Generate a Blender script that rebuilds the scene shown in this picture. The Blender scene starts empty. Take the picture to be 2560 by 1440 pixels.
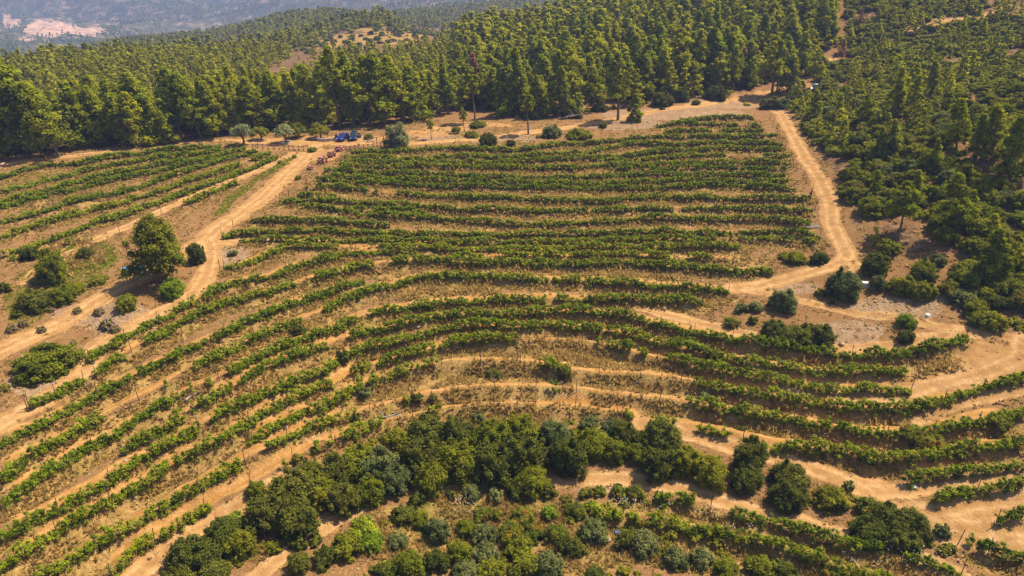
import bpy, bmesh, math, random
import numpy as np
from mathutils import Vector, Matrix
random.seed(7); rng = np.random.default_rng(11)
R = math.radians
# ------------------------------------------------------------------ camera, sky, sun
CAMZ = 50.0; PITCH = R(25.0); F = 1777.8
SC = bpy.context.scene
cam_d = bpy.data.cameras.new('camera'); cam_d.lens = 25.0; cam_d.sensor_width = 36.0
cam_d.clip_start = 0.5; cam_d.clip_end = 20000
cam = bpy.data.objects.new('camera', cam_d); SC.collection.objects.link(cam)
cam.location = (0, 0, CAMZ); cam.rotation_euler = (R(90) - PITCH, 0, 0)
SC.camera = cam
SUN_EL, SUN_AZ = R(59), R(62)          # azimuth measured from +Y (view direction) towards +X
wd = bpy.data.worlds.new('World'); SC.world = wd; wd.use_nodes = True
nt = wd.node_tree; bg = nt.nodes['Background']
sky = nt.nodes.new('ShaderNodeTexSky'); sky.sky_type = 'NISHITA'; sky.sun_disc = False
sky.sun_elevation = SUN_EL; sky.sun_rotation = SUN_AZ; sky.air_density = 1.2; sky.dust_density = 1.5
nt.links.new(sky.outputs[0], bg.inputs[0]); bg.inputs[1].default_value = 0.08
sd = bpy.data.lights.new('sun', 'SUN'); sd.energy = 5.0; sd.angle = R(0.5); sd.color = (1.0, 0.88, 0.66)
sun = bpy.data.objects.new('sun', sd); SC.collection.objects.link(sun)
sv = Vector((math.sin(SUN_AZ) * math.cos(SUN_EL), math.cos(SUN_AZ) * math.cos(SUN_EL), math.sin(SUN_EL)))
sun.rotation_euler = sv.to_track_quat('Z', 'Y').to_euler(); sun.location = (100, 100, 200)
SC.view_settings.view_transform = 'Standard'; SC.view_settings.look = 'None'
SC.view_settings.exposure = 1.02; SC.view_settings.gamma = 1.0
SC.cycles.max_bounces = 6; SC.cycles.diffuse_bounces = 3; SC.cycles.transmission_bounces = 3; SC.cycles.volume_bounces = 0
COL = SC.collection
HAZE = 0.00022

# ------------------------------------------------------------------ helpers
def tag(o, label=None, cat=None, group=None, kind=None):
    if label: o['label'] = label
    if cat: o['category'] = cat
    if group: o['group'] = group
    if kind: o['kind'] = kind
    return o
def empty(name, loc, rz=0.0, sc=1.0):
    o = bpy.data.objects.new(name, None); COL.objects.link(o)
    o.location = loc; o.rotation_euler = (0, 0, rz); o.scale = (sc, sc, sc); o.empty_display_size = 0.3
    return o
def mesh_np(name, V, faces, mat=None, attrs=None, colattrs=None, smooth=False):
    """V (n,3); faces: list of (m,k) int arrays"""
    me = bpy.data.meshes.new(name)
    V = np.asarray(V, np.float32); me.vertices.add(len(V)); me.vertices.foreach_set('co', V.ravel())
    faces = [np.asarray(f, np.int32) for f in faces if len(f)]
    nl = sum(f.size for f in faces); nf = sum(len(f) for f in faces)
    me.loops.add(nl); me.polygons.add(nf)
    me.loops.foreach_set('vertex_index', np.concatenate([f.ravel() for f in faces]))
    tot = np.concatenate([np.full(len(f), f.shape[1], np.int32) for f in faces])
    st = np.concatenate([[0], np.cumsum(tot)[:-1]]).astype(np.int32)
    me.polygons.foreach_set('loop_start', st)
    if smooth: me.polygons.foreach_set('use_smooth', np.ones(nf, bool))
    me.update(calc_edges=True)
    for k, a in (attrs or {}).items():
        at = me.attributes.new(k, 'FLOAT', 'POINT'); at.data.foreach_set('value', np.asarray(a, np.float32))
    for k, a in (colattrs or {}).items():
        at = me.attributes.new(k, 'FLOAT_COLOR', 'POINT'); at.data.foreach_set('color', np.asarray(a, np.float32).ravel())
    if mat: me.materials.append(mat)
    return me
def obj(name, me, parent=None, loc=None):
    o = bpy.data.objects.new(name, me); COL.objects.link(o)
    if parent: o.parent = parent
    if loc is not None: o.location = loc
    return o
def vnoise(x, y, seed=0):
    x = np.asarray(x, float); y = np.asarray(y, float)
    xi = np.floor(x).astype(np.int64); yi = np.floor(y).astype(np.int64)
    fx = x - xi; fy = y - yi; fx = fx * fx * (3 - 2 * fx); fy = fy * fy * (3 - 2 * fy)
    def h(a, b):
        n = (a * 374761393 + b * 668265263 + seed * 974711) & 0x7fffffff
        n = ((n ^ (n >> 13)) * 1274126177) & 0x7fffffff
        return ((n ^ (n >> 16)) & 0xffff) / 65535.0
    return (h(xi, yi) * (1 - fx) + h(xi + 1, yi) * fx) * (1 - fy) + (h(xi, yi + 1) * (1 - fx) + h(xi + 1, yi + 1) * fx) * fy
def fbm(x, y, seed=0, oct=4):
    s = 0; a = 0.5
    for i in range(oct):
        s = s + a * (vnoise(x * 2 ** i, y * 2 ** i, seed + i * 17) - 0.5); a *= 0.5
    return s
def sstep(a, b, x):
    t = np.clip((x - a) / (b - a), 0, 1); return t * t * (3 - 2 * t)

# ------------------------------------------------------------------ the view geometry, used only to place things on the land
CP, SP = math.cos(PITCH), math.sin(PITCH)
def ray(u, v):
    a = (np.asarray(u, float) - 1280) / F; b = (720 - np.asarray(v, float)) / F
    dx = a; dy = CP + b * SP; dz = -SP + b * CP
    return np.arctan2(dx, dy), dz / np.hypot(dx, dy)
def project(x, y, z):
    zc = z - CAMZ; f = y * CP - zc * SP; up = y * SP + zc * CP
    f = np.where(f < 0.1, 0.1, f)
    return 1280 + F * x / f, 720 - F * up / f
# land control points: (u, v, height below the camera) or (u, v, None, slant distance)
CT = []
def cz(u, v, z): CT.append((u, v, z, None))
def cd(u, v, D): CT.append((u, v, None, D))
for u, v, z in [
 (0,1440,-50),(600,1440,-52.5),(1280,1440,-54),(1900,1440,-54),(2560,1440,-52),
 (0,1200,-48),(600,1200,-50.3),(1280,1200,-52.3),(1900,1200,-52),(2560,1200,-49.5),
 (0,1000,-46.2),(600,1000,-47.7),(1280,1000,-49.6),(1900,1000,-49.4),(2560,1000,-47.5),
 (0,850,-45.2),(600,850,-46.2),(1280,850,-47.4),(1900,850,-47),(2560,850,-44.5),
 (0,700,-43.6),(600,700,-44.4),(1280,700,-45.2),(1900,700,-44.7),(2560,700,-41),
 (0,550,-42),(600,550,-42.6),(1280,550,-43),(1950,550,-42),(2560,550,-36.5),
 (0,430,-40.3),(600,430,-40.9),(1280,430,-40.9),(1950,430,-39.8),(2560,430,-31.5),
 (600,360,-39.7),(900,360,-39.6),(1280,360,-39.5),(1700,320,-38.2),
 (1900,300,-37.6),(1900,245,-36.3),(600,335,-39.6),(900,335,-39.4),(0,380,-39.6),
 (0,300,-43),(0,235,-46.5),
 (600,250,-42),(600,180,-43.5),(950,250,-41),(950,180,-41.5),
 (1280,310,-38.8),(1280,250,-38),(1280,170,-35.5),
 (1600,265,-37.3),(1700,200,-33.5),(1700,120,-28.5),(2100,300,-34.5),(2100,200,-31),(2100,110,-25.5),
 (2560,340,-28),(2560,200,-25.5),(2560,100,-21),
 ]: cz(u, v, z)
for u, v, D in [(2560,0,285),(2560,-70,400),(2100,0,290),(2100,-60,400),(1700,50,320),(1700,0,375),(1700,-60,480),
 (1280,110,325),(1280,88,375),(1280,130,560),(1280,30,900),(1280,0,1500),(1280,-60,2400),(1280,-110,3500),
 (950,130,370),(950,98,430),(950,58,520),(950,110,650),(950,52,1000),(950,42,1500),(780,44,780),(950,-30,2400),(950,-110,3500),
 (600,140,395),(600,160,540),(600,84,800),(600,125,1250),(600,50,2200),(600,-40,3000),(600,-110,4000),
 (300,152,370),(300,180,560),(300,120,850),(300,135,1300),(300,50,2300),(300,-110,4000),
 (0,184,350),(0,200,420),(0,200,560),(0,175,900),(0,135,1500),(0,60,2400),(0,-40,3200),(0,-120,4200),
 (1700,-20,900),(1700,-60,2000),(1700,-110,3500),(2560,-110,1200),(2560,-120,3500),(2100,-110,1500)]: cd(u, v, D)
pts = []
for u, v, z, D in CT:
    az, t = ray(u, v); dep = math.atan(-t)
    r = (z / t) if D is None else D * math.cos(dep)
    pts.append((az, math.log(r), t))
    if u == 0:    # carry the land on past the frame's edges
        pts.append((az - 0.55, math.log(r), t))
    if u == 2560: pts.append((az + 0.5, math.log(r), t))
P = np.array(pts); AZS = 2.2
PX = np.stack([P[:, 0] * AZS, P[:, 1]], 1)
def tps(d2): return np.where(d2 > 1e-12, 0.5 * d2 * np.log(d2 + 1e-12), 0)
n = len(P); K = tps(((PX[:, None] - PX[None]) ** 2).sum(2)) + np.eye(n) * 0.0015
Q = np.concatenate([np.ones((n, 1)), PX], 1)
M = np.block([[K, Q], [Q.T, np.zeros((3, 3))]])
W = np.linalg.solve(M, np.concatenate([P[:, 2], np.zeros(3)]))
TA = np.linspace(-1.3, 1.3, 261); TL = np.linspace(math.log(45), math.log(4600), 420)
ga, gl = np.meshgrid(TA, TL, indexing='ij'); G = np.stack([ga.ravel() * AZS, gl.ravel()], 1)
TT = np.zeros(len(G))
for i in range(0, len(G), 20000):
    g = G[i:i + 20000]; TT[i:i + 20000] = tps(((g[:, None] - PX[None]) ** 2).sum(2)) @ W[:n] + W[n] + g @ W[n + 1:]
TT = TT.reshape(ga.shape)
def bil(tab, A, B, a, b):
    a = np.clip(a, A[0], A[-1] - 1e-9); b = np.clip(b, B[0], B[-1] - 1e-9)
    i = np.clip(np.searchsorted(A, a, 'right') - 1, 0, len(A) - 2); j = np.clip(np.searchsorted(B, b, 'right') - 1, 0, len(B) - 2)
    fa = (a - A[i]) / (A[i + 1] - A[i]); fb = (b - B[j]) / (B[j + 1] - B[j])
    return (tab[i, j] * (1 - fa) + tab[i + 1, j] * fa) * (1 - fb) + (tab[i, j + 1] * (1 - fa) + tab[i + 1, j + 1] * fa) * fb
def z_polar(az, r):
    rr = np.maximum(r, 46.0)
    return CAMZ + bil(TT, TA, TL, az, np.log(rr)) * rr
RS = np.exp(np.linspace(math.log(40), math.log(4500), 1500))
def hit(u, v, dz=0.0):
    """first point of the land seen through picture point (u, v); returns x, y, slant distance"""
    u = np.atleast_1d(u).astype(float); v = np.atleast_1d(v).astype(float); az, t = ray(u, v)
    zz = z_polar(az[:, None], RS[None]) + np.atleast_1d(dz)[:, None] - CAMZ - t[:, None] * RS[None]
    k = np.argmax(zz > 0, 1); k = np.clip(k, 1, len(RS) - 1); i = np.arange(len(u))
    f0 = zz[i, k - 1]; f1 = zz[i, k]; w = np.clip(-f0 / np.where(abs(f1 - f0) < 1e-9, 1e-9, f1 - f0), 0, 1)
    r = RS[k - 1] + w * (RS[k] - RS[k - 1])
    return r * np.sin(az), r * np.cos(az), r * np.sqrt(1 + t * t)
# ------------------------------------------------------------------ vine rows: (block, label, [(u, v[, fullness])...])
ROWS = [
('A','topmost vine row of the far left field, beside the dirt track under the pines',[(0,440),(37,430),(75,417),(112,410),(200,405),(270,390),(325,383),(400,373),(475,370),(515,362),(550,366)]),
('A','second vine row from the top of the far left field, patchy with dry grass',[(0,478,.6),(50,464,.7),(112,450),(162,440),(212,422),(262,412),(312,405),(375,392),(450,387),(512,380),(550,371)]),
('A','third vine row from the top of the far left field, dense and dark green',[(0,500),(50,490),(112,475),(175,457),(225,443),(300,427),(375,412),(437,400),(487,395),(537,387,.7),(575,375),(612,370)]),
('A','fourth vine row of the far left field, the lower edge of its dense upper half',[(0,512),(62,499),(125,482),(187,472),(237,459),(300,444),(350,432),(400,424),(450,411),(500,401),(550,389)]),
('A','fifth vine row of the far left field, between bare soil strips, reaching the olive',[(0,550),(62,535),(112,525),(150,515,.3),(170,507),(225,495),(287,480),(350,460),(425,437),(455,430,.3),(462,427),(520,407),(530,405,.2),(540,401),(590,387),(640,377)]),
('A','sixth vine row of the far left field, patchy near its right end',[(0,590),(62,570),(112,555),(162,542),(225,522),(287,507),(325,490),(400,475),(475,447),(525,435),(575,417),(620,400,.15),(640,390),(674,383)]),
('A','seventh vine row of the far left field, ending nearest the cross-braced fence',[(0,635,.4),(37,627,.4),(90,615,.3),(100,605),(150,590),(212,565),(250,550),(312,535),(337,522),(362,512),(425,490),(475,477),(525,457),(587,432),(640,410),(692,390)]),
('A','short sparse vine row at the bottom of the far left field',[(0,645,.3),(20,642,.4),(60,630,.1),(300,572,.05),(440,510,.15),(492,495),(537,475),(575,460),(592,455,.5)]),
('B','topmost short vine row in the upper right corner of the terraces, under the stony bank',[(1700,297,.6),(1750,294,.8),(1807,290),(1862,290,.7),(1885,296)]),
('B','second vine row from the top in the upper right corner of the terraces',[(1642,312),(1675,307),(1725,305),(1775,307),(1825,307),(1865,306,.4),(1900,315)]),
('B','third vine row from the top in the upper right corner of the terraces, gappy',[(1650,327,.7),(1700,326),(1750,324),(1795,325,.3),(1820,324),(1865,322),(1905,327)]),
('B','long vine row that hems the gravel bank between fence and upper right corner',[(877,380),(940,377),(1040,372),(1115,367),(1190,372),(1280,370),(1342,367),(1405,360),(1455,357),(1525,351),(1590,343),(1662,338),(1720,341,.5),(1745,340),(1787,338,.8),(1812,340),(1875,338),(1905,338),(1942,338)]),
('B','vine row starting second below the fence corner with lush dark foliage',[(862,393),(940,390),(1040,390),(1115,388),(1280,388),(1342,385),(1405,387),(1455,382),(1505,370),(1567,360),(1600,355),(1650,357),(1700,360,.4),(1775,353),(1850,353),(1900,353),(1957,357)]),
('B','vine row starting third below the fence corner at a small stake',[(857,403),(940,402),(1040,400),(1150,402),(1280,402),(1342,400),(1405,396),(1480,392),(1542,388),(1600,380),(1675,373),(1737,375),(1787,368),(1850,368),(1900,368),(1962,370)]),
('B','short pale vine row in the right half of the upper terraces with a wide gap',[(1500,398,.7),(1600,396,.6),(1650,390,.7),(1700,388),(1750,385),(1807,383),(1830,384,.1),(1900,387,.1),(1920,388,.8),(1975,388,.7)]),
('B','vine row starting fourth below the fence corner above a dark shadow strip',[(852,412),(915,410),(990,412),(1065,412),(1140,412),(1280,416),(1355,416),(1405,415),(1455,415),(1505,412),(1555,411),(1600,410),(1662,407),(1725,405),(1775,405),(1825,402),(1875,402),(1912,400,.5),(1975,407)]),
('B','thin vine row above the middle of the upper terraces, right half only',[(1520,421,.3),(1675,420,.7),(1725,420,.6),(1775,415,.8),(1825,416,.6),(1887,417,.7),(1962,420,.4)]),
('B','vine row starting at a dark dense clump, fifth below the fence corner',[(812,427),(840,425),(890,425),(952,430),(1015,432),(1090,432),(1190,435),(1280,440),(1342,440),(1405,442),(1467,440),(1517,440),(1567,436),(1600,435),(1675,432),(1725,435),(1775,435),(1825,432),(1870,435),(1900,435),(1962,440)]),
('B','vine row just under the dense clump, sixth below the fence corner',[(815,437),(852,439),(890,441),(965,443),(1040,446),(1115,446),(1280,453),(1355,456),(1430,457),(1505,457),(1555,453),(1600,452),(1650,450),(1712,447),(1775,447,.8),(1800,448,.3),(1870,450),(1970,452)]),
('B','vine row just above the broad shaded bank, seventh below the fence corner',[(792,445),(827,445),(865,448),(872,450,.2),(940,455),(1015,457),(1090,461),(1190,464),(1280,467),(1355,468),(1430,467),(1505,466),(1600,467),(1675,465),(1750,460),(1825,457),(1875,462),(1937,465),(1987,472)]),
('B','vine row starting with scattered single bushes beside the road stake',[(765,465,.5),(775,466,.05),(832,462),(865,468),(885,472,.3),(917,472),(930,476,.1),(945,478,.5),(950,480,.1),(985,480,.3),(1027,482),(1065,487,.7),(1115,487),(1190,491),(1280,493),(1330,498),(1380,502),(1430,500),(1480,502),(1530,498),(1567,493),(1600,489),(1650,488),(1712,492),(1775,488),(1812,492),(1850,491),(1900,493),(1962,492),(2022,495)]),
('B','broken upper vine row at the bend of the dirt road with yellow grass between',[(722,487,.6),(752,485,.8),(790,490,.5),(827,490,.5),(850,492,.2)]),
('B','vine row from the road bend to the lowest tall stake of the track',[(700,500),(722,502),(735,503,.2),(760,498,.5),(790,497),(840,497),(890,501),(940,506),(1010,509),(1065,513),(1115,518),(1177,523),(1215,519),(1280,525),(1330,528),(1392,525),(1455,525),(1480,523,.4),(1505,522),(1600,518),(1650,520),(1700,519,.2),(1737,514),(1787,515),(1850,516,.5),(1900,518,.6),(1962,520),(1975,522,.2),(1987,523),(2030,525)]),
('B','short vine strand doubled above the long dark row near the road',[(877,513,.7),(915,520,.6),(990,521,.8),(1065,528,.7)]),
('B','long dark vine row above a deep shadow, beginning in thick clumps at the road',[(755,513),(815,516),(865,523),(915,530),(990,537),(1052,541),(1090,543),(1152,549),(1280,556),(1355,556),(1417,554),(1480,552),(1530,547),(1600,545),(1675,545),(1725,545),(1775,542),(1807,545,.6),(1825,544,.3),(1850,543),(1887,545),(1950,548),(2025,557)]),
('B','short vine row at the wedge of the road ending in yellow grass',[(628,548),(640,549),(677,551),(727,549),(777,551),(815,549),(890,552),(940,557),(972,558)]),
('B','widest and lushest vine row, its blunt end at the fork of the dirt road',[(555,588),(600,581),(640,578),(765,574),(865,574),(940,576),(1015,583),(1090,578,.6),(1165,582),(1280,584),(1355,579),(1430,581),(1492,582),(1555,578),(1600,580),(1632,575),(1675,578),(1750,580),(1820,577),(1830,576,.3),(1862,575),(1925,577,.6),(1987,577),(2050,590,.8)]),
('B','lower strand of the widest vine row, full of weeds',[(600,595),(700,594),(800,597),(865,597),(940,594),(1040,599),(1115,604),(1280,602),(1355,598),(1505,596),(1700,593,.7),(1850,592,.4),(1960,592,.7),(2040,600,.7)]),
('C','vine row below the fork of the road, curving right into the upper middle terraces',[(560,668),(600,660),(640,645),(665,637),(702,619),(740,610),(790,611),(835,611,.8),(900,612,.3),(1015,614,.8),(1090,612),(1165,618),(1280,617),(1355,620),(1455,613),(1505,614),(1600,614),(1675,615),(1725,611),(1775,611,.7),(1850,613,.4)]),
('C','broken vine strand over the rough grassy terrace in the upper middle',[(1130,630,.6),(1200,633,.7),(1280,633,.8),(1345,633,.6),(1405,631,.8),(1492,633),(1542,631,.8),(1630,632,.9),(1665,638,.9),(1685,639,.1),(1717,638,.6),(1767,641,.5),(1855,648,.3)]),
('C','vine row climbing from the bend of the left path past the pine shadow',[(222,892),(240,872),(290,857),(300,852,.3),(320,838),(345,820),(375,803),(410,790),(440,770),(480,748),(495,742,.4),(530,728),(580,707),(620,698),(665,690),(700,680,.8),(740,662,.9),(790,650,.6),(850,636,.8),(890,628,.7),(950,622,.5),(1040,620,.5)]),
('C','vine row second above the left path, with a pale yellow strip inside',[(240,928),(262,907),(295,893),(310,886,.1),(350,858,.2),(362,852),(387,842),(420,824),(450,805,.3),(462,797),(487,787),(515,772),(562,754),(612,742),(640,733),(677,723),(715,713),(760,700,.5),(790,690,.6),(852,677),(880,667,.7),(902,665),(940,661),(965,656,.3),(990,653),(1030,650,.3),(1052,648,.7),(1100,648),(1165,653),(1215,653),(1280,652),(1342,656),(1400,653),(1455,658),(1505,656),(1545,651),(1600,657),(1642,659),(1665,661,.3),(1690,662),(1740,668),(1805,672),(1860,675),(1905,674,.8),(1930,678,.6)]),
('C','vine row along the top edge of the lower left path junction, thinning to the right',[(0,1112),(35,1092),(60,1081),(110,1062),(140,1043),(175,1025),(200,1004),(232,994),(265,976),(287,963),(322,946,.8),(340,938,.1),(355,930,.7),(375,920),(400,907,.6),(445,890,.7),(462,872),(490,866),(525,846),(575,828),(607,809),(640,793,.8),(690,772),(740,753),(782,741,.7),(820,727),(852,719),(877,707),(910,702)]),
('C','isolated vine strand beside the lowest stake of the left path',[(70,1008,.3),(95,1000),(125,986),(162,968),(207,946)]),
('C','vine row cresting the middle slope with dense dark right half',[(10,1190),(27,1173),(50,1152),(75,1140,.2),(120,1116),(150,1095),(185,1082,.5),(215,1061),(245,1044),(262,1035,.1),(350,990,.12),(420,955,.12),(475,925,.4),(487,918),(512,906),(550,888),(575,876),(610,860,.3),(625,851),(665,834,.8),(715,813),(745,801),(765,793,.15),(800,780,.4),(830,763),(857,749),(902,733),(940,719),(1002,709),(1027,699),(1065,691),(1102,689),(1165,691),(1227,692),(1280,694),(1330,697),(1350,698,.2),(1392,698,.6),(1442,699,.9),(1460,700,.1),(1485,701),(1542,704),(1605,711),(1655,716),(1705,717),(1767,721),(1820,728,.6)]),
('C','vine row with a dark round bush in its left half, below the rough rusty bank',[(0,1262),(32,1237),(60,1222),(92,1202),(107,1182),(130,1172,.3),(150,1161),(182,1139),(200,1128,.2),(215,1116,.5),(250,1101),(287,1086),(317,1063),(337,1046),(387,1021),(425,1001),(440,990,.2),(460,980,.8),(490,965,.15),(525,958),(560,942,.1),(592,926),(625,905,.3),(640,901),(680,881),(715,866),(747,849),(790,837),(810,828,.2),(827,822),(857,812),(887,797),(905,790,.2),(927,784),(965,773),(1010,771),(1065,763),(1115,756),(1177,751),(1252,746),(1280,743),(1355,743),(1370,743,.2),(1405,745),(1455,749,.6),(1480,748),(1505,746),(1545,743),(1605,749),(1655,749),(1705,746),(1755,753,.9)]),
('D','vine row running under the dry gully and ending by the sandy fork',[(300,1130,.5),(325,1113),(350,1101,.7),(400,1081,.5),(440,1061),(462,1036,.2),(500,1011),(512,1010,.2),(550,986),(570,971),(600,958,.2),(625,946),(652,928),(677,908),(700,902,.2),(730,892),(765,881),(800,871),(840,855,.2),(877,841),(915,826),(952,823,.9),(990,816),(1040,801),(1102,789),(1165,786),(1227,781),(1280,779),(1342,776),(1392,774),(1405,774,.2),(1430,778),(1480,778),(1512,777),(1555,787),(1592,797),(1610,802,.2),(1630,809),(1680,812),(1717,829),(1755,829),(1792,842),(1842,847),(1867,845),(1920,861,.4),(1977,868,.4),(2032,880),(2077,880),(2100,883,.1),(2132,885),(2157,887),(2200,880),(2245,887),(2282,880),(2320,872),(2357,865),(2395,852),(2415,842)]),
('D','long dense vine row with its blunt end above the crossing tracks at right',[(0,1343),(25,1331),(62,1314),(87,1299),(112,1286),(150,1271),(187,1246),(225,1230),(262,1212),(287,1197),(300,1188,.3),(325,1166),(362,1143),(400,1131,.8),(425,1113),(462,1095),(487,1075,.8),(500,1072,.2),(550,1042),(580,1024),(640,999),(690,983),(715,966),(752,953),(790,941),(815,931),(850,905,.1),(877,881),(927,863),(977,858),(1015,851),(1052,838),(1080,830,.4),(1115,823),(1152,813),(1177,812),(1200,812,.4),(1227,811),(1280,813),(1330,811),(1392,809),(1430,818),(1467,815),(1505,827),(1545,827),(1580,837),(1630,852),(1680,862),(1717,867),(1755,879),(1805,887),(1867,902),(1920,911),(1970,922),(2020,927),(2070,932),(2107,927),(2157,924),(2220,927),(2265,924)]),
('D','vine row with a rounded end just above the wide sandy curve at right',[(0,1427),(37,1399),(87,1373),(125,1342),(175,1313),(200,1297),(250,1273),(287,1253),(300,1250,.3),(337,1223),(370,1206),(412,1176),(425,1165,.2),(462,1151),(500,1126),(537,1116,.9),(560,1100,.2),(600,1072,.6),(640,1054),(665,1034),(690,1023),(727,1003),(752,991),(790,971),(827,956),(852,950,.8),(870,935,.1),(890,922),(940,906),(1002,893),(1052,881),(1080,872,.5),(1115,861),(1165,851),(1227,846,.8),(1280,850,.4),(1355,838,.15),(1440,850,.1),(1520,865,.2),(1560,872),(1590,878,.3),(1617,888),(1650,890,.4),(1680,894),(1720,904),(1792,921),(1842,924),(1920,944),(1970,958),(2032,967),(2070,972),(2132,971),(2182,968),(2232,971),(2277,973)]),
('D','vine row over the grassy middle that swings up to the right edge under white flowers',[(620,1100,.7),(640,1090),(665,1080),(690,1063),(727,1052),(752,1030),(790,1028),(815,1017),(852,997),(877,977),(900,965,.6),(940,948),(990,934),(1015,924),(1052,917,.3),(1120,905,.1),(1280,905,.08),(1330,908,.5),(1350,910,.05),(1412,928,.6),(1430,930,.05),(1600,935,.1),(1667,943,.4),(1740,955,.15),(1792,963,.9),(1817,968),(1860,975,.7),(1900,988),(1932,982),(1970,993),(2007,1001),(2070,1013),(2132,1021),(2160,1018,.5),(2207,1016),(2257,1021),(2295,1013),(2320,1013),(2357,1001),(2395,991),(2432,976),(2482,963),(2520,956),(2560,943)]),
('D','vine row of the lower left that dissolves into dry grass above the thicket',[(90,1438),(150,1421),(200,1392),(225,1374),(275,1343),(300,1333),(350,1319),(375,1289),(412,1276),(462,1237),(500,1226,.9),(537,1197),(587,1173),(620,1150,.2),(660,1128,.3),(700,1107),(740,1081),(780,1063),(825,1053),(870,1040,.2),(980,1005,.15),(1060,985,.3),(1150,970,.1),(1300,965,.1),(1480,975,.3),(1500,980,.1),(1690,1000,.1),(1792,1018,.6),(1842,1031),(1870,1034,.4),(1905,1038),(1945,1046,.6),(1982,1046),(2020,1061),(2060,1063,.3),(2107,1068),(2157,1081),(2220,1081),(2295,1081),(2345,1073),(2395,1068),(2457,1051),(2520,1043),(2560,1031)]),
('D','brownish overgrown row of weeds and vines, last above the bottom left bushes',[(275,1431,.9),(312,1403),(330,1376),(357,1358,.8),(400,1341,.5),(450,1318,.6),(487,1284,.6),(525,1271,.5),(550,1250,.3),(620,1215,.1),(700,1165,.25),(760,1130,.2),(800,1111,.6),(850,1096,.7),(900,1076,.5),(960,1050,.1),(1100,1012,.1),(1280,1000,.1),(1470,1010,.5),(1500,1015,.1),(1565,1030,.8),(1600,1040,.1),(1790,1075,.6),(1850,1090,.5),(1932,1117,.9),(1985,1118,.5),(2027,1122),(2095,1128),(2145,1131),(2170,1148),(2220,1148),(2270,1143),(2315,1141),(2352,1136),(2395,1118),(2427,1113),(2482,1113),(2520,1108),(2560,1101)]),
('E','vine row at the right edge between two orange tracks, starting at the track fork',[(2270,1198),(2307,1188),(2345,1186),(2395,1178),(2470,1173),(2520,1163),(2560,1163)]),
('E','second vine row below the track fork at the right edge',[(2340,1248),(2370,1236),(2395,1231),(2445,1223),(2495,1218),(2560,1208)]),
('E','lowest short vine row at the right edge above the bare sandy turn',[(2495,1298),(2532,1291),(2560,1281)]),
('F','weedy vine row directly below the path under the thicket, lower right',[(1640,1248,.4),(1700,1246,.5),(1750,1260,.5),(1820,1276,.5),(1880,1291,.6),(1927,1298,.8),(1982,1321),(2032,1332),(2070,1348),(2132,1366),(2170,1366),(2202,1371),(2225,1375,.2),(2252,1383,.8),(2275,1395,.3),(2295,1401),(2345,1404),(2382,1423),(2402,1436)]),
('F','weedy vine row second below the path under the thicket, lower right',[(1440,1278,.5),(1500,1285,.6),(1560,1292,.8),(1650,1306,.7),(1690,1310),(1750,1331),(1800,1330),(1850,1346),(1932,1358),(1970,1376),(2020,1391),(2070,1406),(2107,1426,.8),(2160,1432,.6),(2220,1436)]),
('F','short vine row in the bottom right corner under the sandy turn',[(2400,1345,.3),(2440,1355,.5),(2470,1368),(2495,1383),(2530,1392,.7),(2560,1395,.6)]),
]
# wheel tracks and roads: (points, half width in metres, strength)
ROADS = [
 ([(795,362),(770,385),(720,430),(660,490),(600,535),(540,575),(505,610),(470,640),(430,665)],2.3,1),
 ([(520,600),(530,650),(510,700),(480,735),(400,780),(300,830),(235,870),(213,925),(130,985),(60,1030),(0,1065),(-60,1100)],1.6,1),
 ([(430,665),(370,690),(300,715),(180,790),(60,850),(0,875),(-80,915)],2.0,1),
 ([(560,605),(640,600),(700,606),(780,603),(880,603)],0.7,.8),
 ([(880,362),(1050,357),(1200,347),(1290,335),(1400,322),(1540,298),(1650,275),(1750,262),(1850,245),(1920,230),(1990,215),(2030,180),(2090,145)],1.5,1),
 ([(1880,240),(1950,280),(1985,345),(2015,400),(2050,450),(2075,510),(2080,560),(2105,610),(2125,640),(2070,670),(1960,700),(1880,718),(1830,722)],1.5,1),
 ([(2110,620),(2150,690),(2165,712)],1.0,.8),
 ([(1870,725),(1960,740),(2010,752),(2060,762),(2150,785),(2230,790),(2300,808),(2380,828),(2450,835),(2560,850),(2640,865)],0.9,.9),
 ([(2450,838),(2400,836),(2330,845),(2240,862),(2130,868),(2000,868),(1900,843),(1750,803),(1600,768)],0.9,.9),
 ([(2560,850),(2560,890),(2490,925),(2420,948),(2330,965),(2240,990),(2100,990)],1.6,1),
 ([(2560,975),(2480,992),(2400,1010),(2300,1050)],0.9,.9),
 ([(620,1460),(700,1400),(780,1340),(860,1285),(940,1240),(1040,1213),(1150,1203),(1250,1193),(1400,1200),(1560,1195),(1700,1225),(1800,1255),(1980,1300),(2100,1335),(2200,1370),(2320,1405),(2400,1440)],0.95,1),
 ([(1600,1060),(1700,1080),(1840,1118),(1960,1150),(2060,1180),(2150,1220),(2230,1270),(2310,1320),(2400,1350),(2560,1375)],1.1,1),
 ([(2160,1225),(2260,1225),(2330,1215),(2400,1200),(2560,1185)],1.0,1),
 ([(2240,1275),(2350,1280),(2430,1265),(2560,1245)],1.2,1),
 ([(2300,1310),(2400,1320),(2560,1325)],2.0,1),
 ([(720,1190),(640,1235),(560,1290),(470,1340),(400,1390),(330,1445)],1.1,.9),
 ([(-60,420),(0,408),(150,392),(400,367),(500,352),(560,350),(640,352),(780,352)],1.0,.8),
 ([(60,705),(120,665),(220,610),(330,560),(460,500),(600,445),(690,405),(730,385)],1.1,.8),
 ([(2270,80),(2330,55),(2450,45),(2500,20)],1.6,.8),
]
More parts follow.
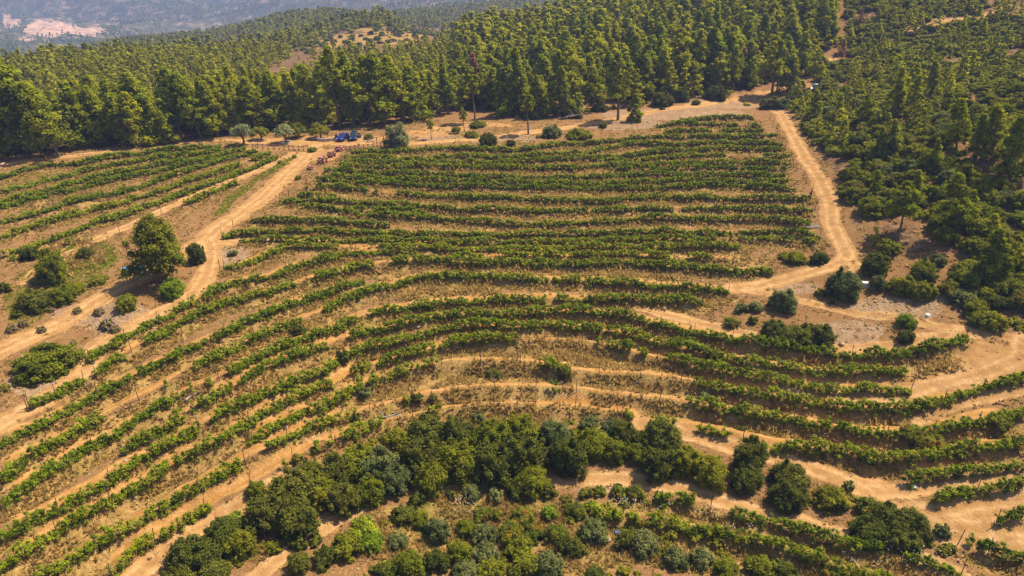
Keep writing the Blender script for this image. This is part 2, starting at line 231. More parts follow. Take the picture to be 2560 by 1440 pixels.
# ------------------------------------------------------------------ land grid (one sheet in polar rows and columns round the camera's foot)
AZ = np.concatenate([np.linspace(-1.25, -0.8, 60, endpoint=False), np.linspace(-0.8, 0.8, 720), np.linspace(0.8, 1.25, 61)[1:]])
RR = [3.0]
while RR[-1] < 34: RR.append(RR[-1] * 1.12)
RR = RR[:-1] + list(np.arange(34, 206, 0.34))
while RR[-1] < 4500: RR.append(RR[-1] * 1.0145)
RR = np.array(RR)
AG, RG = np.meshgrid(AZ, RR, indexing='ij')
X = RG * np.sin(AG); Y = RG * np.cos(AG)
ZB = z_polar(AG, RG)
near = 1 - sstep(150, 260, RG)
Z = ZB + fbm(X / 9, Y / 9, 3, 4) * 0.9 * near + fbm(X / 1.3, Y / 1.3, 5, 2) * 0.16 * near
Z += fbm(X / 60, Y / 60, 9, 4) * 5 * sstep(250, 700, RG) + fbm(X / 300, Y / 300, 21, 5) * 210 * sstep(1300, 2600, RG)
mtrack = np.zeros_like(Z); mdry = np.zeros_like(Z); mstone = np.zeros_like(Z); mgreen = np.zeros_like(Z); mroad = np.zeros_like(Z); mrut = np.zeros_like(Z)
terr = np.zeros_like(Z)
def resample(px, py, step):
    d = np.concatenate([[0], np.cumsum(np.hypot(np.diff(px), np.diff(py)))]); nn = max(2, int(d[-1] / step) + 1)
    t = np.linspace(0, d[-1], nn); return np.interp(t, d, px), np.interp(t, d, py), t, d
def line_world(pp, dz, step=1.2, sm=5):
    pp = np.array([(p[0], p[1], (p[2] if len(p) > 2 else 1.0)) for p in pp], float)
    # dense sampling between picture points, then to the land
    uu, vv, t, d = resample(pp[:, 0], pp[:, 1], 6.0); dens = np.interp(t, d, pp[:, 2])
    x, y, D = hit(uu, vv, dz)
    k = np.ones(sm) / sm
    if len(x) > sm * 2:
        xs = np.convolve(np.pad(x, sm // 2, 'reflect', reflect_type='odd'), k, 'valid'); ys = np.convolve(np.pad(y, sm // 2, 'reflect', reflect_type='odd'), k, 'valid')
    else: xs, ys = x, y
    x2, y2, t2, d2 = resample(xs, ys, step)
    return x2, y2, np.interp(t2, d2, dens)
def line_dist(x, y, md):
    """signed distance (positive = far side) of land points near a line; returns slices and field"""
    az = np.arctan2(x, y); r = np.hypot(x, y)
    a0 = az.min() - md / r.min(); a1 = az.max() + md / r.min()
    i0, i1 = np.searchsorted(AZ, [a0, a1]); j0, j1 = np.searchsorted(RR, [r.min() - md, r.max() + md])
    if i1 <= i0 or j1 <= j0: return None
    best = np.full((i1 - i0, j1 - j0), 99.0)
    sgn = np.ones_like(best); par = np.zeros_like(best)
    for k in range(len(x) - 1):
        rr0 = min(r[k], r[k + 1]); aa0 = min(az[k], az[k + 1]) - md / rr0; aa1 = max(az[k], az[k + 1]) + md / rr0
        p0, p1 = np.searchsorted(AZ, [aa0, aa1]); q0, q1 = np.searchsorted(RR, [rr0 - md, max(r[k], r[k + 1]) + md])
        p0 = max(p0, i0); p1 = min(p1, i1); q0 = max(q0, j0); q1 = min(q1, j1)
        if p1 <= p0 or q1 <= q0: continue
        xs = X[p0:p1, q0:q1]; ys = Y[p0:p1, q0:q1]
        dx = x[k + 1] - x[k]; dy = y[k + 1] - y[k]; L = dx * dx + dy * dy + 1e-9
        t = np.clip(((xs - x[k]) * dx + (ys - y[k]) * dy) / L, 0, 1)
        ex = xs - x[k] - t * dx; ey = ys - y[k] - t * dy; dd = np.hypot(ex, ey)
        nx, ny = -dy, dx
        if nx * x[k] + ny * y[k] < 0: nx, ny = -nx, -ny
        s = np.sign(ex * nx + ey * ny)
        b = best[p0 - i0:p1 - i0, q0 - j0:q1 - j0]; m = dd < b
        b[m] = dd[m]; sgn[p0 - i0:p1 - i0, q0 - j0:q1 - j0][m] = s[m]; par[p0 - i0:p1 - i0, q0 - j0:q1 - j0][m] = (k + t[m])
    return (slice(i0, i1), slice(j0, j1)), best * sgn, par
ROWW = []
for blk, lab, pp in ROWS:
    x, y, dens = line_world(pp, 0.75)
    ROWW.append((x, y, dens))
    f = line_dist(x, y, 4.0)
    if f is None: continue
    sl, d, par = f
    ok = np.abs(d) < 4.0
    A = {'A': .25, 'B': .4, 'C': .5, 'D': .6, 'E': .55, 'F': .5}[blk]
    endf = sstep(0, 2.5, par) * sstep(0, 2.5, len(x) - 1 - par)
    terr[sl] += np.where(ok, A * (0.75 * np.exp(-((d - 0.6) / 1.0) ** 2) - np.exp(-((d + 1.3) / 0.75) ** 2)), 0) * endf
    tw = {'A': (.5, .9, .5), 'B': (.7, .8, .45), 'C': (.5, .95, .85), 'D': (.40, 1.0, 1), 'E': (.40, 1.0, 1), 'F': (.9, .6, .35)}[blk]
    wob = fbm(X[sl] / 6, Y[sl] / 6, 31, 3) * 1.2
    dd = d + wob
    tr = sstep(tw[0] - .25, tw[0] + .35, dd) * (1 - sstep(tw[0] + 2 * tw[1] - .5, tw[0] + 2 * tw[1] + .4, dd)) * tw[2] * endf * ok
    dnv = np.interp(par.ravel(), np.arange(len(dens)), dens).reshape(par.shape)
    wild = sstep(-26, -14, X[sl]) * (1 - sstep(28, 40, X[sl])) * (1 - sstep(.2, .55, dnv)) * (blk in 'CD')
    tr = tr * (1 - wild * sstep(tw[0] + .55, tw[0] + .9, dd)); mdry[sl] = np.maximum(mdry[sl], wild * ok * (np.abs(d + .8) < 3.2) * (1 - sstep(.2, .8, tr)))
    mtrack[sl] = np.maximum(mtrack[sl], tr)
    dc = d - (tw[0] + tw[1]) + wob * .5; mrut[sl] = np.maximum(mrut[sl], (np.exp(-((np.abs(dc) - .6) / .2) ** 2)) * tr * .8)
    dr = np.exp(-((d + 0.9) / 1.1) ** 2) * {'A': .45, 'B': .9, 'C': 1.05, 'D': .95, 'E': .8, 'F': 1}[blk] * ok
    mdry[sl] = np.maximum(mdry[sl], dr)
for pp, hw, st in ROADS:
    x, y, _ = line_world(pp, 0.0, 1.5)
    f = line_dist(x, y, hw * 2 + 2)
    if f is None: continue
    sl, d, par = f; wob = fbm(X[sl] / 3, Y[sl] / 3, 41, 3) * 1.6
    e = np.abs(d) + wob * .6; m = (1 - sstep(hw * .75, hw * 1.3, e)) * st
    mroad[sl] = np.maximum(mroad[sl], m)
    dr_ = d + fbm(X[sl] / 8, Y[sl] / 8, 43, 2) * .8; mrut[sl] = np.maximum(mrut[sl], (np.exp(-((np.abs(dr_) - .75) / .26) ** 2)) * m)
    flat = 1 - sstep(hw, hw * 2, np.abs(d)); terr[sl] *= 1 - 0.8 * flat; mdry[sl] *= 1 - .8 * flat
Z += terr
# ground patches by place: (kind, u, v, ru, rv, strength, height)
UG, VG = project(X, Y, Z)
def inpoly(poly, U, V):
    c = np.zeros(np.shape(U), bool); n_ = len(poly)
    for i in range(n_):
        (x1, y1), (x2, y2) = poly[i], poly[i - 1]
        cond = ((y1 > V) != (y2 > V)) & (U < (x2 - x1) * (V - y1) / ((y2 - y1) if y2 != y1 else 1e-9) + x1)
        c ^= cond
    return c
NZ = fbm(X / 5, Y / 5, 51, 4)
def patch(arr, u, v, ru, rv, s=1.0, rot=0.0, rmax=700, rmin=0):
    c, si = math.cos(rot), math.sin(rot); du = UG - u; dv = VG - v
    a = (du * c + dv * si) / ru; b = (-du * si + dv * c) / rv
    e = np.sqrt(a * a + b * b) + NZ * 0.9
    m = (1 - sstep(.75, 1.15, e)) * s * (RG < rmax) * (RG > rmin); np.maximum(arr, m, out=arr)
# parking ground and wide junctions
for a in [(840,352,150,14),(720,352,140,9),(930,350,90,12),(700,372,130,5),(800,385,60,16)]: patch(mroad, *a)
for a in [(2300,1300,160,40),(2480,900,90,50),(1900,250,60,14),(2240,985,60,25),(560,600,60,14),(2150,1205,60,16)]: patch(mroad, *a)
# stony rubble banks
for a in [(1700,285,180,18),(1560,310,110,16),(1820,262,120,12),(1290,345,60,10),(1200,350,40,9),(290,800,110,45),(120,960,120,40),(190,790,60,30),
          (2130,830,110,30),(2240,775,130,28),(2010,720,60,14),(2450,880,60,14),(580,640,50,30),(2340,740,60,20),(2520,590,60,25),(1500,1225,60,10),(850,1290,50,16),(2440,1320,60,20),(1100,345,60,10)]: patch(mstone, *a)
# rough dry grass slopes
for a in [(1350,920,330,70),(1500,970,300,50),(1280,990,300,30),(1150,700,200,25),(1500,690,250,20),(1700,760,120,30),(1750,660,150,25),(1100,730,150,25),(780,700,120,30),(2300,930,130,25),
          (2100,1230,80,20),(1150,1250,70,20),(1500,1270,200,14),(1900,1340,250,30,1,.25),(680,1390,60,30),(1900,1100,120,30),(180,640,90,50),(120,500,160,30),(2050,1400,300,40),(1250,1290,300,35),(1300,1390,350,50),(1750,1390,200,40),(1000,1320,90,50),(1450,1190,250,12)]: patch(mdry, *a)
# green weeds
for a in [(690,420,75,9,1,-.55),(600,480,60,10,.9,-.6),(560,520,30,10,.8,-.7),(230,640,80,45,.7),(150,690,120,40,.6),(60,760,60,60,.5),(780,700,100,25,.5),(1000,600,300,20,.5),(1400,450,500,90,.35),(100,470,250,40,.4),(1250,1300,280,60,.45),(1500,1390,200,40,.35),(1900,1380,200,40,.35)]: patch(mgreen, *a)
# woods floor
WOODS = [(-900,405),(0,392),(150,378),(300,362),(440,350),(560,338),(700,330),(860,324),(950,300),(1100,285),(1240,276),(1300,300),(1480,285),(1620,258),(1800,243),(1890,218),(1960,195),(2040,150),(2090,110),(2100,-200),(-900,-200)]
MAQUIS = [(2060,150),(1990,225),(1960,262),(2000,300),(2045,380),(2090,440),(2120,500),(2130,560),(2170,625),(2240,640),(2390,620),(2430,680),(2350,760),(2440,815),(2600,840),(3600,900),(3600,-200),(2110,-200),(2110,120)]
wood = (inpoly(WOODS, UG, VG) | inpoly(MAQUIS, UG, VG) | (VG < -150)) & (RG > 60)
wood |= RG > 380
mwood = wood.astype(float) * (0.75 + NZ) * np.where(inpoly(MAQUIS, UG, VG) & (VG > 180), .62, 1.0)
FIELDS = [(925,98,130,17,1),(850,100,90,14,1),(1000,88,90,9,1),(800,115,60,8,.8),(245,125,25,5,1),(1180,76,30,5,1),(930,75,70,5,.8)]
mf = np.zeros_like(Z)
for a in FIELDS: patch(mf, *a, 0.0, 560, 300)
for a in [(2335,62,40,7,1),(1040,335,90,9,.9),(1200,312,80,8,.9),(1130,322,70,8,.8),(1700,218,120,8,.6),(1450,262,120,10,.6),(2100,150,50,10,1),(2010,215,40,12,1)]: patch(mf, *a)
mfield = mf * (RG > 300); mdry = np.maximum(mdry, mfield); mroad = np.maximum(mroad, (mf - mfield) * .8); mwood = mwood * (1 - mfield); mwood = np.clip(mwood * (1 - mroad), 0, 1)
mrock = np.zeros_like(Z)
for a in [(120,72,75,22,1),(25,52,35,12,.9),(215,78,60,14,.8),(60,100,30,8,.7),(250,60,50,8,.5),(150,50,60,8,.5),(330,30,60,8,.35),(640,10,60,8,.35),(560,40,50,6,.3)]: patch(mrock, *a, 0.0, 9999, 1300)
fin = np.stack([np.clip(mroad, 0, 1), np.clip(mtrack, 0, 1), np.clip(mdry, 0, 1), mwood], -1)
fin2 = np.stack([np.clip(mstone, 0, 1), np.clip(mgreen, 0, 1), mrock, sstep(500, 1500, RG)], -1)
AZv, RRv = AZ, RR
def gz(x, y):
    x = np.atleast_1d(x); y = np.atleast_1d(y)
    return bil(Z, AZv, RRv, np.arctan2(x, y), np.hypot(x, y))
def gm(tab, x, y): return bil(tab, AZv, RRv, np.arctan2(np.atleast_1d(x), np.atleast_1d(y)), np.hypot(x, y))

# ------------------------------------------------------------------ materials
def nodes(name):
    m = bpy.data.materials.new(name); m.use_nodes = True; t = m.node_tree
    for n_ in list(t.nodes): t.nodes.remove(n_)
    out = t.nodes.new('ShaderNodeOutputMaterial'); return m, t, out
def N(t, kind, **kw):
    n_ = t.nodes.new(kind)
    for k, v in kw.items():
        if k.startswith('i_'):
            n_.inputs[int(k[2:])].default_value = v
        else: setattr(n_, k, v)
    return n_
def noise(t, vec, scale, detail=4, rough=.55):
    n_ = N(t, 'ShaderNodeTexNoise'); n_.inputs['Scale'].default_value = scale; n_.inputs['Detail'].default_value = detail; n_.inputs['Roughness'].default_value = rough
    t.links.new(vec, n_.inputs['Vector']); return n_.outputs['Fac']
def ramp(t, fac, stops):
    n_ = N(t, 'ShaderNodeValToRGB'); e = n_.color_ramp.elements
    while len(e) < len(stops): e.new(0.5)
    for k, (p_, c_) in enumerate(stops): e[k].position = p_; e[k].color = (*c_, 1) if len(c_) == 3 else c_
    t.links.new(fac, n_.inputs[0]); return n_.outputs[0]
def mix(t, fac, a, b):
    n_ = N(t, 'ShaderNodeMix', data_type='RGBA')
    for s, val in ((0, fac), (6, a), (7, b)):
        if isinstance(val, (float, int)): n_.inputs[s].default_value = val
        elif isinstance(val, tuple): n_.inputs[s].default_value = (*val, 1)
        else: t.links.new(val, n_.inputs[s])
    return n_.outputs[2]
def mth(t, op, a, b=0.0, c=0.0, clamp=False):
    n_ = N(t, 'ShaderNodeMath', operation=op, use_clamp=clamp)
    for s, val in enumerate((a, b, c)):
        if isinstance(val, (float, int)): n_.inputs[s].default_value = val
        else: t.links.new(val, n_.inputs[s])
    return n_.outputs[0]
def g3(v): return (v, v, v)
def ground_mat():
    m, t, out = nodes('land')
    pos = N(t, 'ShaderNodeNewGeometry').outputs['Position']
    a1 = N(t, 'ShaderNodeAttribute', attribute_name='m1'); a2 = N(t, 'ShaderNodeAttribute', attribute_name='m2')
    s1 = N(t, 'ShaderNodeSeparateColor'); t.links.new(a1.outputs['Color'], s1.inputs[0])
    s2 = N(t, 'ShaderNodeSeparateColor'); t.links.new(a2.outputs['Color'], s2.inputs[0])
    road, track, dry, woodm = s1.outputs[0], s1.outputs[1], s1.outputs[2], a1.outputs['Alpha']
    stone, green, rock, far = s2.outputs[0], s2.outputs[1], s2.outputs[2], a2.outputs['Alpha']
    nb = noise(t, pos, .12, 5); nm = noise(t, pos, .8, 6, .65); nf = noise(t, pos, 3.5, 5, .7); nff = noise(t, pos, 9, 3, .7)
    def soft(mask, wob=.9, lo=.35, hi=.65):
        x = mth(t, 'SUBTRACT', nm, .5); x = mth(t, 'MULTIPLY_ADD', x, wob, mask)
        mr = N(t, 'ShaderNodeMapRange', interpolation_type='SMOOTHSTEP'); t.links.new(x, mr.inputs[0]); mr.inputs[1].default_value = lo; mr.inputs[2].default_value = hi
        return mr.outputs[0]
    base = ramp(t, nf, [(.3, (.087, .045, .019)), (.5, (.187, .100, .043)), (.68, (.300, .179, .084))])
    base = mix(t, ramp(t, nb, [(.4, g3(0)), (.6, g3(1))]), base, ramp(t, nm, [(.3, (.150, .078, .032)), (.7, (.250, .141, .060))]))
    dryc = ramp(t, nf, [(.3, (.11, .062, .022)), (.5, (.26, .158, .056)), (.7, (.40, .265, .098))])
    dryc = mix(t, ramp(t, noise(t, pos, .5, 3), [(.5, g3(0)), (.68, g3(.55))]), dryc, ramp(t, nff, [(.3, (.075, .074, .012)), (.7, (.183, .156, .029))]))
    col = mix(t, soft(dry), base, dryc)
    vor = N(t, 'ShaderNodeTexVoronoi', feature='F1'); vor.inputs['Scale'].default_value = 2.2; t.links.new(pos, vor.inputs['Vector'])
    stc = ramp(t, vor.outputs['Color'], [(.2, (.15, .09, .05)), (.55, (.24, .155, .09)), (.8, (.33, .235, .15))])
    stc = mix(t, ramp(t, nf, [(.4, g3(.2)), (.6, g3(.9))]), stc, (.24, .15, .085))
    col = mix(t, soft(stone), col, stc)
    grc = ramp(t, nff, [(.3, (.037, .048, .006)), (.7, (.125, .141, .017))])
    col = mix(t, soft(green), col, grc)
    trc = ramp(t, nf, [(.3, (.225, .108, .029)), (.5, (.308, .153, .042)), (.72, (.391, .216, .069))])
    trc = mix(t, ramp(t, nb, [(.35, g3(0)), (.65, g3(.6))]), trc, ramp(t, nm, [(.3, (.258, .115, .030)), (.7, (.349, .190, .060))]))
    col = mix(t, soft(track, .7), col, trc)
    rdc = ramp(t, nm, [(.3, (.248, .128, .046)), (.5, (.322, .179, .070)), (.7, (.374, .229, .103))])
    rdc = mix(t, ramp(t, nff, [(.35, g3(.45)), (.55, g3(0))]), rdc, (.258, .134, .049))
    col = mix(t, soft(road, .6), col, rdc)
    rut = N(t, 'ShaderNodeAttribute', attribute_name='rut').outputs['Fac']
    col = mix(t, mth(t, 'MULTIPLY', rut, ramp(t, nm, [(.35, g3(.15)), (.6, g3(.75))])), col, ramp(t, nf, [(.35, (.416, .251, .115)), (.65, (.582, .372, .187))]))
    col = mix(t, ramp(t, noise(t, pos, .3, 5, .7), [(.5, g3(0)), (.7, g3(.4))]), col, (.156, .079, .032))
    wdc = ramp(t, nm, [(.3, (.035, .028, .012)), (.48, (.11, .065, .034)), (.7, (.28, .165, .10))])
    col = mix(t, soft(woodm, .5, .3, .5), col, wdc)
    nfar = noise(t, pos, .035, 8, .75); nfar2 = noise(t, pos, .008, 6, .6)
    farc = ramp(t, nfar, [(.36, (.03, .038, .014)), (.50, (.075, .078, .03)), (.58, (.20, .14, .09)), (.68, (.40, .29, .21))])
    farc = mix(t, ramp(t, nfar2, [(.42, g3(.6)), (.58, g3(.05))]), farc, (.04, .05, .02))
    col = mix(t, mth(t, 'MULTIPLY', far, ramp(t, mth(t, 'ADD', road, dry), [(.2, g3(1)), (.5, g3(0))])), col, farc)
    x = mth(t, 'MULTIPLY_ADD', mth(t, 'SUBTRACT', nfar, .5), 2.2, rock)
    mr = N(t, 'ShaderNodeMapRange'); t.links.new(x, mr.inputs[0]); mr.inputs[1].default_value = .5; mr.inputs[2].default_value = .75
    col = mix(t, mr.outputs[0], col, ramp(t, noise(t, pos, .06, 6, .7), [(.35, (.20, .13, .09)), (.5, (.38, .235, .155)), (.65, (.50, .33, .235))]))
    b = N(t, 'ShaderNodeBump'); b.inputs['Strength'].default_value = .9; b.inputs['Distance'].default_value = .16
    t.links.new(mth(t, 'MULTIPLY_ADD', nf, 1.0, mth(t, 'MULTIPLY', nm, .9)), b.inputs['Height'])
    d = N(t, 'ShaderNodeBsdfDiffuse'); t.links.new(col, d.inputs[0]); t.links.new(b.outputs[0], d.inputs['Normal']); t.links.new(d.outputs[0], out.inputs[0])
    return m
def leaf_mat(name, dark, light, trans=.25, var=.35, warm=None):
    m, t, out = nodes(name)
    tone = N(t, 'ShaderNodeAttribute', attribute_name='tone').outputs['Fac']
    oi = N(t, 'ShaderNodeObjectInfo').outputs['Random']
    pos = N(t, 'ShaderNodeNewGeometry').outputs['Position']
    nz = noise(t, pos, .45, 3)
    f = mth(t, 'MULTIPLY_ADD', mth(t, 'SUBTRACT', nz, .5), .9, tone, clamp=True)
    col = mix(t, f, dark, light)
    if warm: col = mix(t, ramp(t, noise(t, pos, .9, 2), [(.54, g3(0)), (.68, g3(.85))]), col, warm)
    hs = N(t, 'ShaderNodeHueSaturation'); t.links.new(col, hs.inputs['Color'])
    t.links.new(mth(t, 'MULTIPLY_ADD', oi, var, 1 - var / 2), hs.inputs['Value'])
    t.links.new(mth(t, 'MULTIPLY_ADD', oi, -.03, .515), hs.inputs['Hue'])
    d = N(t, 'ShaderNodeBsdfDiffuse'); t.links.new(hs.outputs[0], d.inputs[0])
    tr = N(t, 'ShaderNodeBsdfTranslucent'); t.links.new(hs.outputs[0], tr.inputs[0])
    mx = N(t, 'ShaderNodeMixShader'); mx.inputs[0].default_value = trans
    t.links.new(d.outputs[0], mx.inputs[1]); t.links.new(tr.outputs[0], mx.inputs[2]); t.links.new(mx.outputs[0], out.inputs[0])
    return m
def plain(name, c, rough=.7, metal=0.0, var=.15, scale=6.0):
    m, t, out = nodes(name); p = N(t, 'ShaderNodeBsdfPrincipled')
    pos = N(t, 'ShaderNodeTexCoord').outputs['Object']
    col = ramp(t, noise(t, pos, scale, 5), [(.3, tuple(x * (1 - var) for x in c)), (.7, tuple(min(1, x * (1 + var)) for x in c))])
    t.links.new(col, p.inputs['Base Color']); p.inputs['Roughness'].default_value = rough; p.inputs['Metallic'].default_value = metal
    t.links.new(p.outputs[0], out.inputs[0]); return m
MAT = {
 'land': ground_mat(),
 'pine': leaf_mat('pine needles', (.078, .092, .006), (.45, .46, .018), .5),
 'pine_far': leaf_mat('pine needles far', (.068, .084, .012), (.33, .34, .03), .4, .3),
 'vine': leaf_mat('vine leaves', (.040, .070, .004), (.34, .40, .018), .4, .3, (.33, .29, .05)),
 'weed': leaf_mat('weeds', (.10, .10, .008), (.38, .34, .035), .5),
 'oak': leaf_mat('dark oak leaves', (.030, .038, .007), (.15, .155, .022), .25),
 'olive': leaf_mat('grey green leaves', (.05, .062, .018), (.185, .20, .062), .2),
 'maquis': leaf_mat('maquis leaves', (.052, .062, .006), (.25, .25, .018), .3),
 'scrub': leaf_mat('low scrub leaves', (.062, .074, .007), (.27, .275, .02), .35),
 'rust': leaf_mat('rusty green leaves', (.06, .068, .010), (.19, .20, .022), .25, .3, (.27, .14, .02)),
 'lime': leaf_mat('bright green leaves', (.08, .11, .009), (.28, .35, .022), .3),
 'silver': leaf_mat('pale olive leaves', (.08, .09, .035), (.32, .34, .14), .3),
 'dead': leaf_mat('dead needles', (.22, .10, .06), (.52, .27, .17), .4),
 'straw': leaf_mat('dry grass', (.25, .155, .05), (.66, .44, .16), .5),
 'pink': leaf_mat('oleander flowers', (.58, .16, .17), (.80, .36, .34), .3, .1),
 'purple': leaf_mat('heather flowers', (.15, .09, .075), (.33, .19, .20), .3, .2),
 'white': leaf_mat('white flowers', (.75, .74, .55), (.85, .85, .75), .2, .05),
 'bark': plain('bark', (.14, .085, .055), .9),
 'greybark': plain('grey dead wood', (.27, .22, .18), .9),
 'wood': plain('weathered wood', (.22, .12, .07), .85),
 'post': plain('trellis post', (.12, .075, .05), .85),
 'stone': plain('stone wall', (.40, .31, .24), .9, 0, .3, 3),
 'rubble': plain('rubble', (.31, .215, .14), .9, 0, .35, .6),
 'blue': plain('blue car paint', (.02, .03, .20), .3, .2, .03), 'navy': plain('dark blue car paint', (.010, .028, .075), .3, .2, .03),
 'tractor': plain('tractor blue', (.03, .20, .55), .35, 0, .05), 'glass': plain('dark glass', (.02, .035, .045), .08, 0, .02),
 'rubber': plain('rubber', (.02, .02, .02), .8), 'chrome': plain('chrome', (.6, .6, .62), .25, .9, .03), 'whitep': plain('white paint', (.75, .75, .74), .5, 0, .04),
 'skin': plain('skin', (.45, .25, .16), .6, 0, .05), 'hair': plain('hair', (.03, .02, .015), .7), 'shirtw': plain('pale cloth', (.72, .62, .66), .9, 0, .05),
 'shirtp': plain('violet cloth', (.28, .26, .62), .9, 0, .05), 'jeans': plain('denim', (.05, .07, .16), .9), 'concrete': plain('concrete', (.5, .46, .42), .8),
 'lamp': plain('headlight', (.8, .8, .8), .1), 'roofm': plain('roof', (.45, .38, .33), .8), 'white_stone': plain('white stone', (.58, .54, .48), .9, 0, .05),
}
# ------------------------------------------------------------------ land meshes: one sheet, its faces shared out to ground, roads, terrace tracks, hills and mountains
def build_land():
    na, nr = X.shape
    idx = np.arange(na * nr).reshape(na, nr)
    q = np.stack([idx[:-1, :-1], idx[1:, :-1], idx[1:, 1:], idx[:-1, 1:]], -1).reshape(-1, 4)[:, ::-1]
    V = np.stack([X, Y, Z], -1).reshape(-1, 3); m1 = fin.reshape(-1, 4); m2 = fin2.reshape(-1, 4); ru = mrut.ravel()
    fr = m1[q][:, :, 0].mean(1); ft = m1[q][:, :, 1].mean(1); rad = np.hypot(V[q[:, 0], 0], V[q[:, 0], 1])
    uc, vc = UG.ravel()[q[:, 0]], VG.ravel()[q[:, 0]]
    lot = (inpoly([(560, 330), (1010, 325), (1010, 372), (860, 372), (800, 395), (740, 372), (560, 372)], uc, vc)) & (fr > .5) & (rad < 260)
    part = np.zeros(len(q), int)
    part[(ft > .5)] = 2; part[(fr > .5)] = 1; part[lot] = 3; part[(rad > 205) & (part == 0)] = 4; part[rad > 1300] = 5
    for k, nm in enumerate(['ground', 'dirt_road', 'terrace_tracks', 'parking_ground', 'hills', 'mountains']):
        qs = q[part == k]
        if not len(qs): continue
        used, inv = np.unique(qs, return_inverse=True)
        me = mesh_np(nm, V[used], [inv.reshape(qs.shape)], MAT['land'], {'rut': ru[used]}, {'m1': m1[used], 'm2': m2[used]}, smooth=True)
        tag(obj(nm, me), kind='structure')
build_land()
# ------------------------------------------------------------------ foliage and tree builders
def leaves(C_, Nn, size, tone, aspect=.62):
    """one small leaf-shaped face per centre"""
    n_ = len(C_); Nn = Nn / (np.linalg.norm(Nn, axis=1, keepdims=True) + 1e-9)
    t = rng.normal(size=(n_, 3)); t -= (t * Nn).sum(1, keepdims=True) * Nn; t /= np.linalg.norm(t, axis=1, keepdims=True) + 1e-9
    b = np.cross(Nn, t); s = np.asarray(size).reshape(-1, 1) * np.ones((n_, 1))
    V = np.stack([C_ - t * s, C_ - b * s * aspect, C_ + t * s, C_ + b * s * aspect], 1).reshape(-1, 3)
    return V, np.arange(4 * n_).reshape(-1, 4), np.repeat(tone, 4)
bm_ = bmesh.new(); bmesh.ops.create_icosphere(bm_, subdivisions=1, radius=1.0)
ICO_V = np.array([v.co[:] for v in bm_.verts]); ICO_F = np.array([[v.index for v in f.verts] for f in bm_.faces]); bm_.free()
def clumps_mesh(C_, Rad, per, leaf, squash=.8, core=.62, up=.7, jit=.5, corelump=.25):
    """C_ (n,3) clump centres, Rad (n,), per leaves each; returns V, [quads, tris], tone"""
    n_ = len(C_); per = np.maximum(1, np.asarray(per) * np.ones(n_)).astype(int); ii = np.repeat(np.arange(n_), per)
    d = rng.normal(size=(len(ii), 3)); d /= np.linalg.norm(d, axis=1, keepdims=True)
    rad = Rad[ii] * (0.70 + .36 * rng.random(len(ii)) + .7 * rng.random(len(ii)) ** 9)
    sq = np.array([1, 1, squash]); Cc = C_[ii] + d * rad[:, None] * sq
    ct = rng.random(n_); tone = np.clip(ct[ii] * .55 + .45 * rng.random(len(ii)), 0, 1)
    Nn = d + np.array([0, 0, up]) + rng.normal(size=d.shape) * jit
    V1, F1, T1 = leaves(Cc, Nn, (np.asarray(leaf) * np.ones(n_))[ii] * (.7 + .6 * rng.random(len(ii))), tone)
    if not core: return V1, [F1], T1
    lump = 1 + corelump * (rng.random((n_, len(ICO_V), 1)) - .5) * 2
    V2 = (ICO_V[None] * lump * (Rad[:, None, None] * core) * sq + C_[:, None]).reshape(-1, 3)
    F2 = (ICO_F[None] + (np.arange(n_) * len(ICO_V))[:, None, None]).reshape(-1, 3) + len(V1)
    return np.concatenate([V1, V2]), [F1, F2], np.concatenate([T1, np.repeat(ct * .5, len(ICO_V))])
def join(parts):
    Vs, Fs, Ts, o = [], {}, [], 0
    for V, F_, T in parts:
        for f in F_: Fs.setdefault(f.shape[1], []).append(f + o)
        Vs.append(V); Ts.append(T); o += len(V)
    return np.concatenate(Vs), [np.concatenate(f) for f in Fs.values()], np.concatenate(Ts)
def tube(pts_, rads, seg=6):
    pts_ = np.asarray(pts_, float); V, Fc = [], []
    for k, p in enumerate(pts_):
        d = pts_[min(k + 1, len(pts_) - 1)] - pts_[max(k - 1, 0)]; d /= np.linalg.norm(d) + 1e-9
        a = np.cross(d, [0.3, 1, 0.1]); a /= np.linalg.norm(a) + 1e-9; b = np.cross(d, a)
        for s in range(seg):
            th = 2 * math.pi * s / seg; V.append(p + rads[k] * (a * math.cos(th) + b * math.sin(th)))
    for k in range(len(pts_) - 1):
        for s in range(seg): Fc.append([k * seg + s, k * seg + (s + 1) % seg, (k + 1) * seg + (s + 1) % seg, (k + 1) * seg + s])
    return np.array(V), [np.array(Fc)], np.zeros(len(V))
def crown_pine(h, w, n_cl, per, leaf, base=.25, lean=(0, 0), power=.8, seed=0, gap=0.0, umb=0.0):
    """whorled clumps, wide low and narrow high, with bare notches"""
    rs = np.random.default_rng(seed); C_, Rd = [], []
    ph0 = rs.random() * 6
    for k in range(n_cl):
        t = (k + .5) / n_cl; t = t ** .9
        z = h * (base + (1 - base) * t)
        prof = (1 - t) ** power * (1 - umb) + umb * math.sin(math.pi * min(1, t * .75 + .25)) ** .7
        low = min(1, (t + .06) / .14)
        rr = w / 2 * prof * low
        th = k * 2.4 + rs.random() * 1.3; q = (.35 + .65 * rs.random() ** .5)
        cr = w * (.095 + .075 * rs.random()) * (1.15 - .5 * t)
        rad_ = max(0, rr * q * (1 + .28 * math.sin(3 * th + ph0 + 5 * t)) - cr * .3)
        if rs.random() < gap: continue
        C_.append((rad_ * math.cos(th) + lean[0] * z, rad_ * math.sin(th) + lean[1] * z, min(h * 1.0, z - rad_ * .12 + rs.normal() * h * .015))); Rd.append(cr)
    C_.append((lean[0] * h, lean[1] * h, h * .98)); Rd.append(w * .07)
    return clumps_mesh(np.array(C_), np.array(Rd), per, leaf, squash=.72, core=.6)
